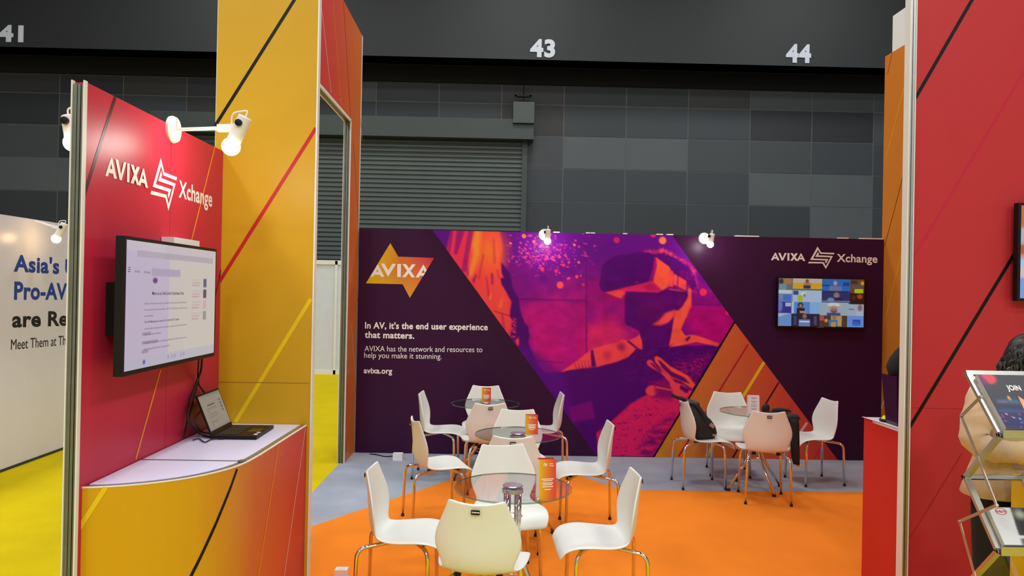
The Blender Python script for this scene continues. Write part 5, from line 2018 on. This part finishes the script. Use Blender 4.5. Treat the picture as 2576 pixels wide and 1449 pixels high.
obj('hair', bm, mat('black_hair', (16, 12, 11), rough=.45, noise=.3, scale=60), pe, smooth=True)
bm = B()
for k in range(3):
    tube(bm, [HM @ Vector((-.075 + .012 * k, -.045 - .01 * k, .112 + .012 * k)), HM @ Vector((-.05 + .012 * k, -.062, .122 + .012 * k))], .004, 8)
obj('hair_clip', bm, M_chrome, pe)
# blazer
bm = B()
rings = []
for z, rx, ry, oy in ((.88, .278, .175, .0), (.96, .245, .158, 0), (1.04, .205, .142, 0), (1.12, .188, .132, 0), (1.20, .192, .135, 0), (1.28, .20, .136, .004), (1.34, .198, .124, .008), (1.385, .158, .098, .012), (1.42, .098, .075, .014), (1.445, .072, .066, .012)):
    gap = .16 if z < 1.1 else .14 + (z - 1.1) * .9
    rings.append([Vector((rx * math.sin(a), oy - ry * math.cos(a) * (1 + .03 * math.sin(7 * a)), z)) for a in np.linspace(gap, 2 * PI - gap, 34)])
loft(bm, rings, close=False)
for p_ in ([(-.165, .012, 1.365), (-.225, .01, 1.26), (-.272, -.005, 1.14), (-.235, -.07, 1.105), (-.13, -.165, 1.105), (-.05, -.205, 1.115)],
           [(.165, .012, 1.365), (.225, .005, 1.26), (.268, -.02, 1.15), (.23, -.09, 1.125), (.13, -.175, 1.135), (.055, -.205, 1.145)]):
    sm = fillet(p_, .06, 4)
    n_ = len(sm)
    tube(bm, sm, [.072 - .026 * (i / (n_ - 1)) + .004 * math.sin(i * 1.9) for i in range(n_)], 16)
bl = obj('blazer', bm, M_blz, pe, smooth=True)
md = bl.modifiers.new('s', 'SOLIDIFY')
md.thickness = .006
bake(bl)
bm = B()
rings = []
for z, rx, ry in ((.87, .185, .125), (1.0, .178, .122), (1.15, .168, .118), (1.28, .172, .112), (1.36, .13, .085)):
    rings.append([Vector((rx * math.sin(a), -ry * math.cos(a), z)) for a in np.linspace(0, 2 * PI, 28, endpoint=False)])
loft(bm, rings)
obj('shirt', bm, M_shirt, pe, smooth=True)
bm = B()
loft(bm, [[Vector((rx * math.cos(a), ry * math.sin(a), z)) for a in np.linspace(0, 2 * PI, 28, endpoint=False)] for z, rx, ry in ((1.0, .165, .115), (.92, .19, .122), (.84, .205, .125), (.78, .208, .12))])
for s_ in (-1, 1):
    loft(bm, [[Vector((s_ * cx + rx * math.cos(a), yo + ry * math.sin(a), z)) for a in np.linspace(0, 2 * PI, 22, endpoint=False)] for z, rx, ry, cx, yo in ((.86, .104, .115, .102, 0), (.74, .104, .108, .106, 0), (.50, .094, .095, .112, -.005), (.30, .090, .090, .116, .005), (.075, .09, .09, .118, .01))])
obj('trousers', bm, M_trs, pe, smooth=True)
bm = B()
for s_ in (-1, 1):
    loft(bm, [[Vector((s_ * .10 + w * math.cos(a), yo + l_ * math.sin(a), z)) for a in np.linspace(0, 2 * PI, 18, endpoint=False)] for z, w, l_, yo in ((0, .044, .125, -.06), (.02, .046, .128, -.06), (.05, .042, .11, -.05), (.085, .036, .06, -.01))])
obj('shoes', bm, M_black, pe, smooth=True)
# hands: palm and five fingers each
for s_, wx_, d_ in ((-1, Vector((-.045, -.208, 1.117)), Vector((1, -.18, .10)).normalized()), (1, Vector((.05, -.208, 1.147)), Vector((-1, -.2, .05)).normalized())):
    up = Vector((0, 0, 1))
    upn = (up - d_ * up.dot(d_)).normalized()
    out_ = d_.cross(upn) * (1 if s_ < 0 else -1)
    if out_.y > 0:
        out_ = -out_
    V2, E2, R2 = [wx_, wx_ + d_ * .045, wx_ + d_ * .08], [(0, 1), (1, 2)], [.024, (.032, .016), (.034, .014)]
    for f in range(4):
        b_ = wx_ + d_ * .088 + upn * (.024 - .016 * f)
        ln_ = (.036, .042, .039, .030)[f]
        i0 = len(V2)
        V2 += [b_, b_ + d_ * ln_ * .9 - out_ * .006, b_ + d_ * ln_ * 1.5 - out_ * .020, b_ + d_ * ln_ * 1.8 - out_ * .034]
        E2 += [(2, i0), (i0, i0 + 1), (i0 + 1, i0 + 2), (i0 + 2, i0 + 3)]
        R2 += [.0085, .008, .0075, .0065]
    i0 = len(V2)
    V2 += [wx_ + d_ * .03 + upn * .03, wx_ + d_ * .06 + upn * .048 + out_ * .006, wx_ + d_ * .085 + upn * .05 + out_ * .004]
    E2 += [(1, i0), (i0, i0 + 1), (i0 + 1, i0 + 2)]
    R2 += [.013, .010, .008]
    skin_body('hand', [tuple(v) for v in V2], E2, R2, M_skin, pe)
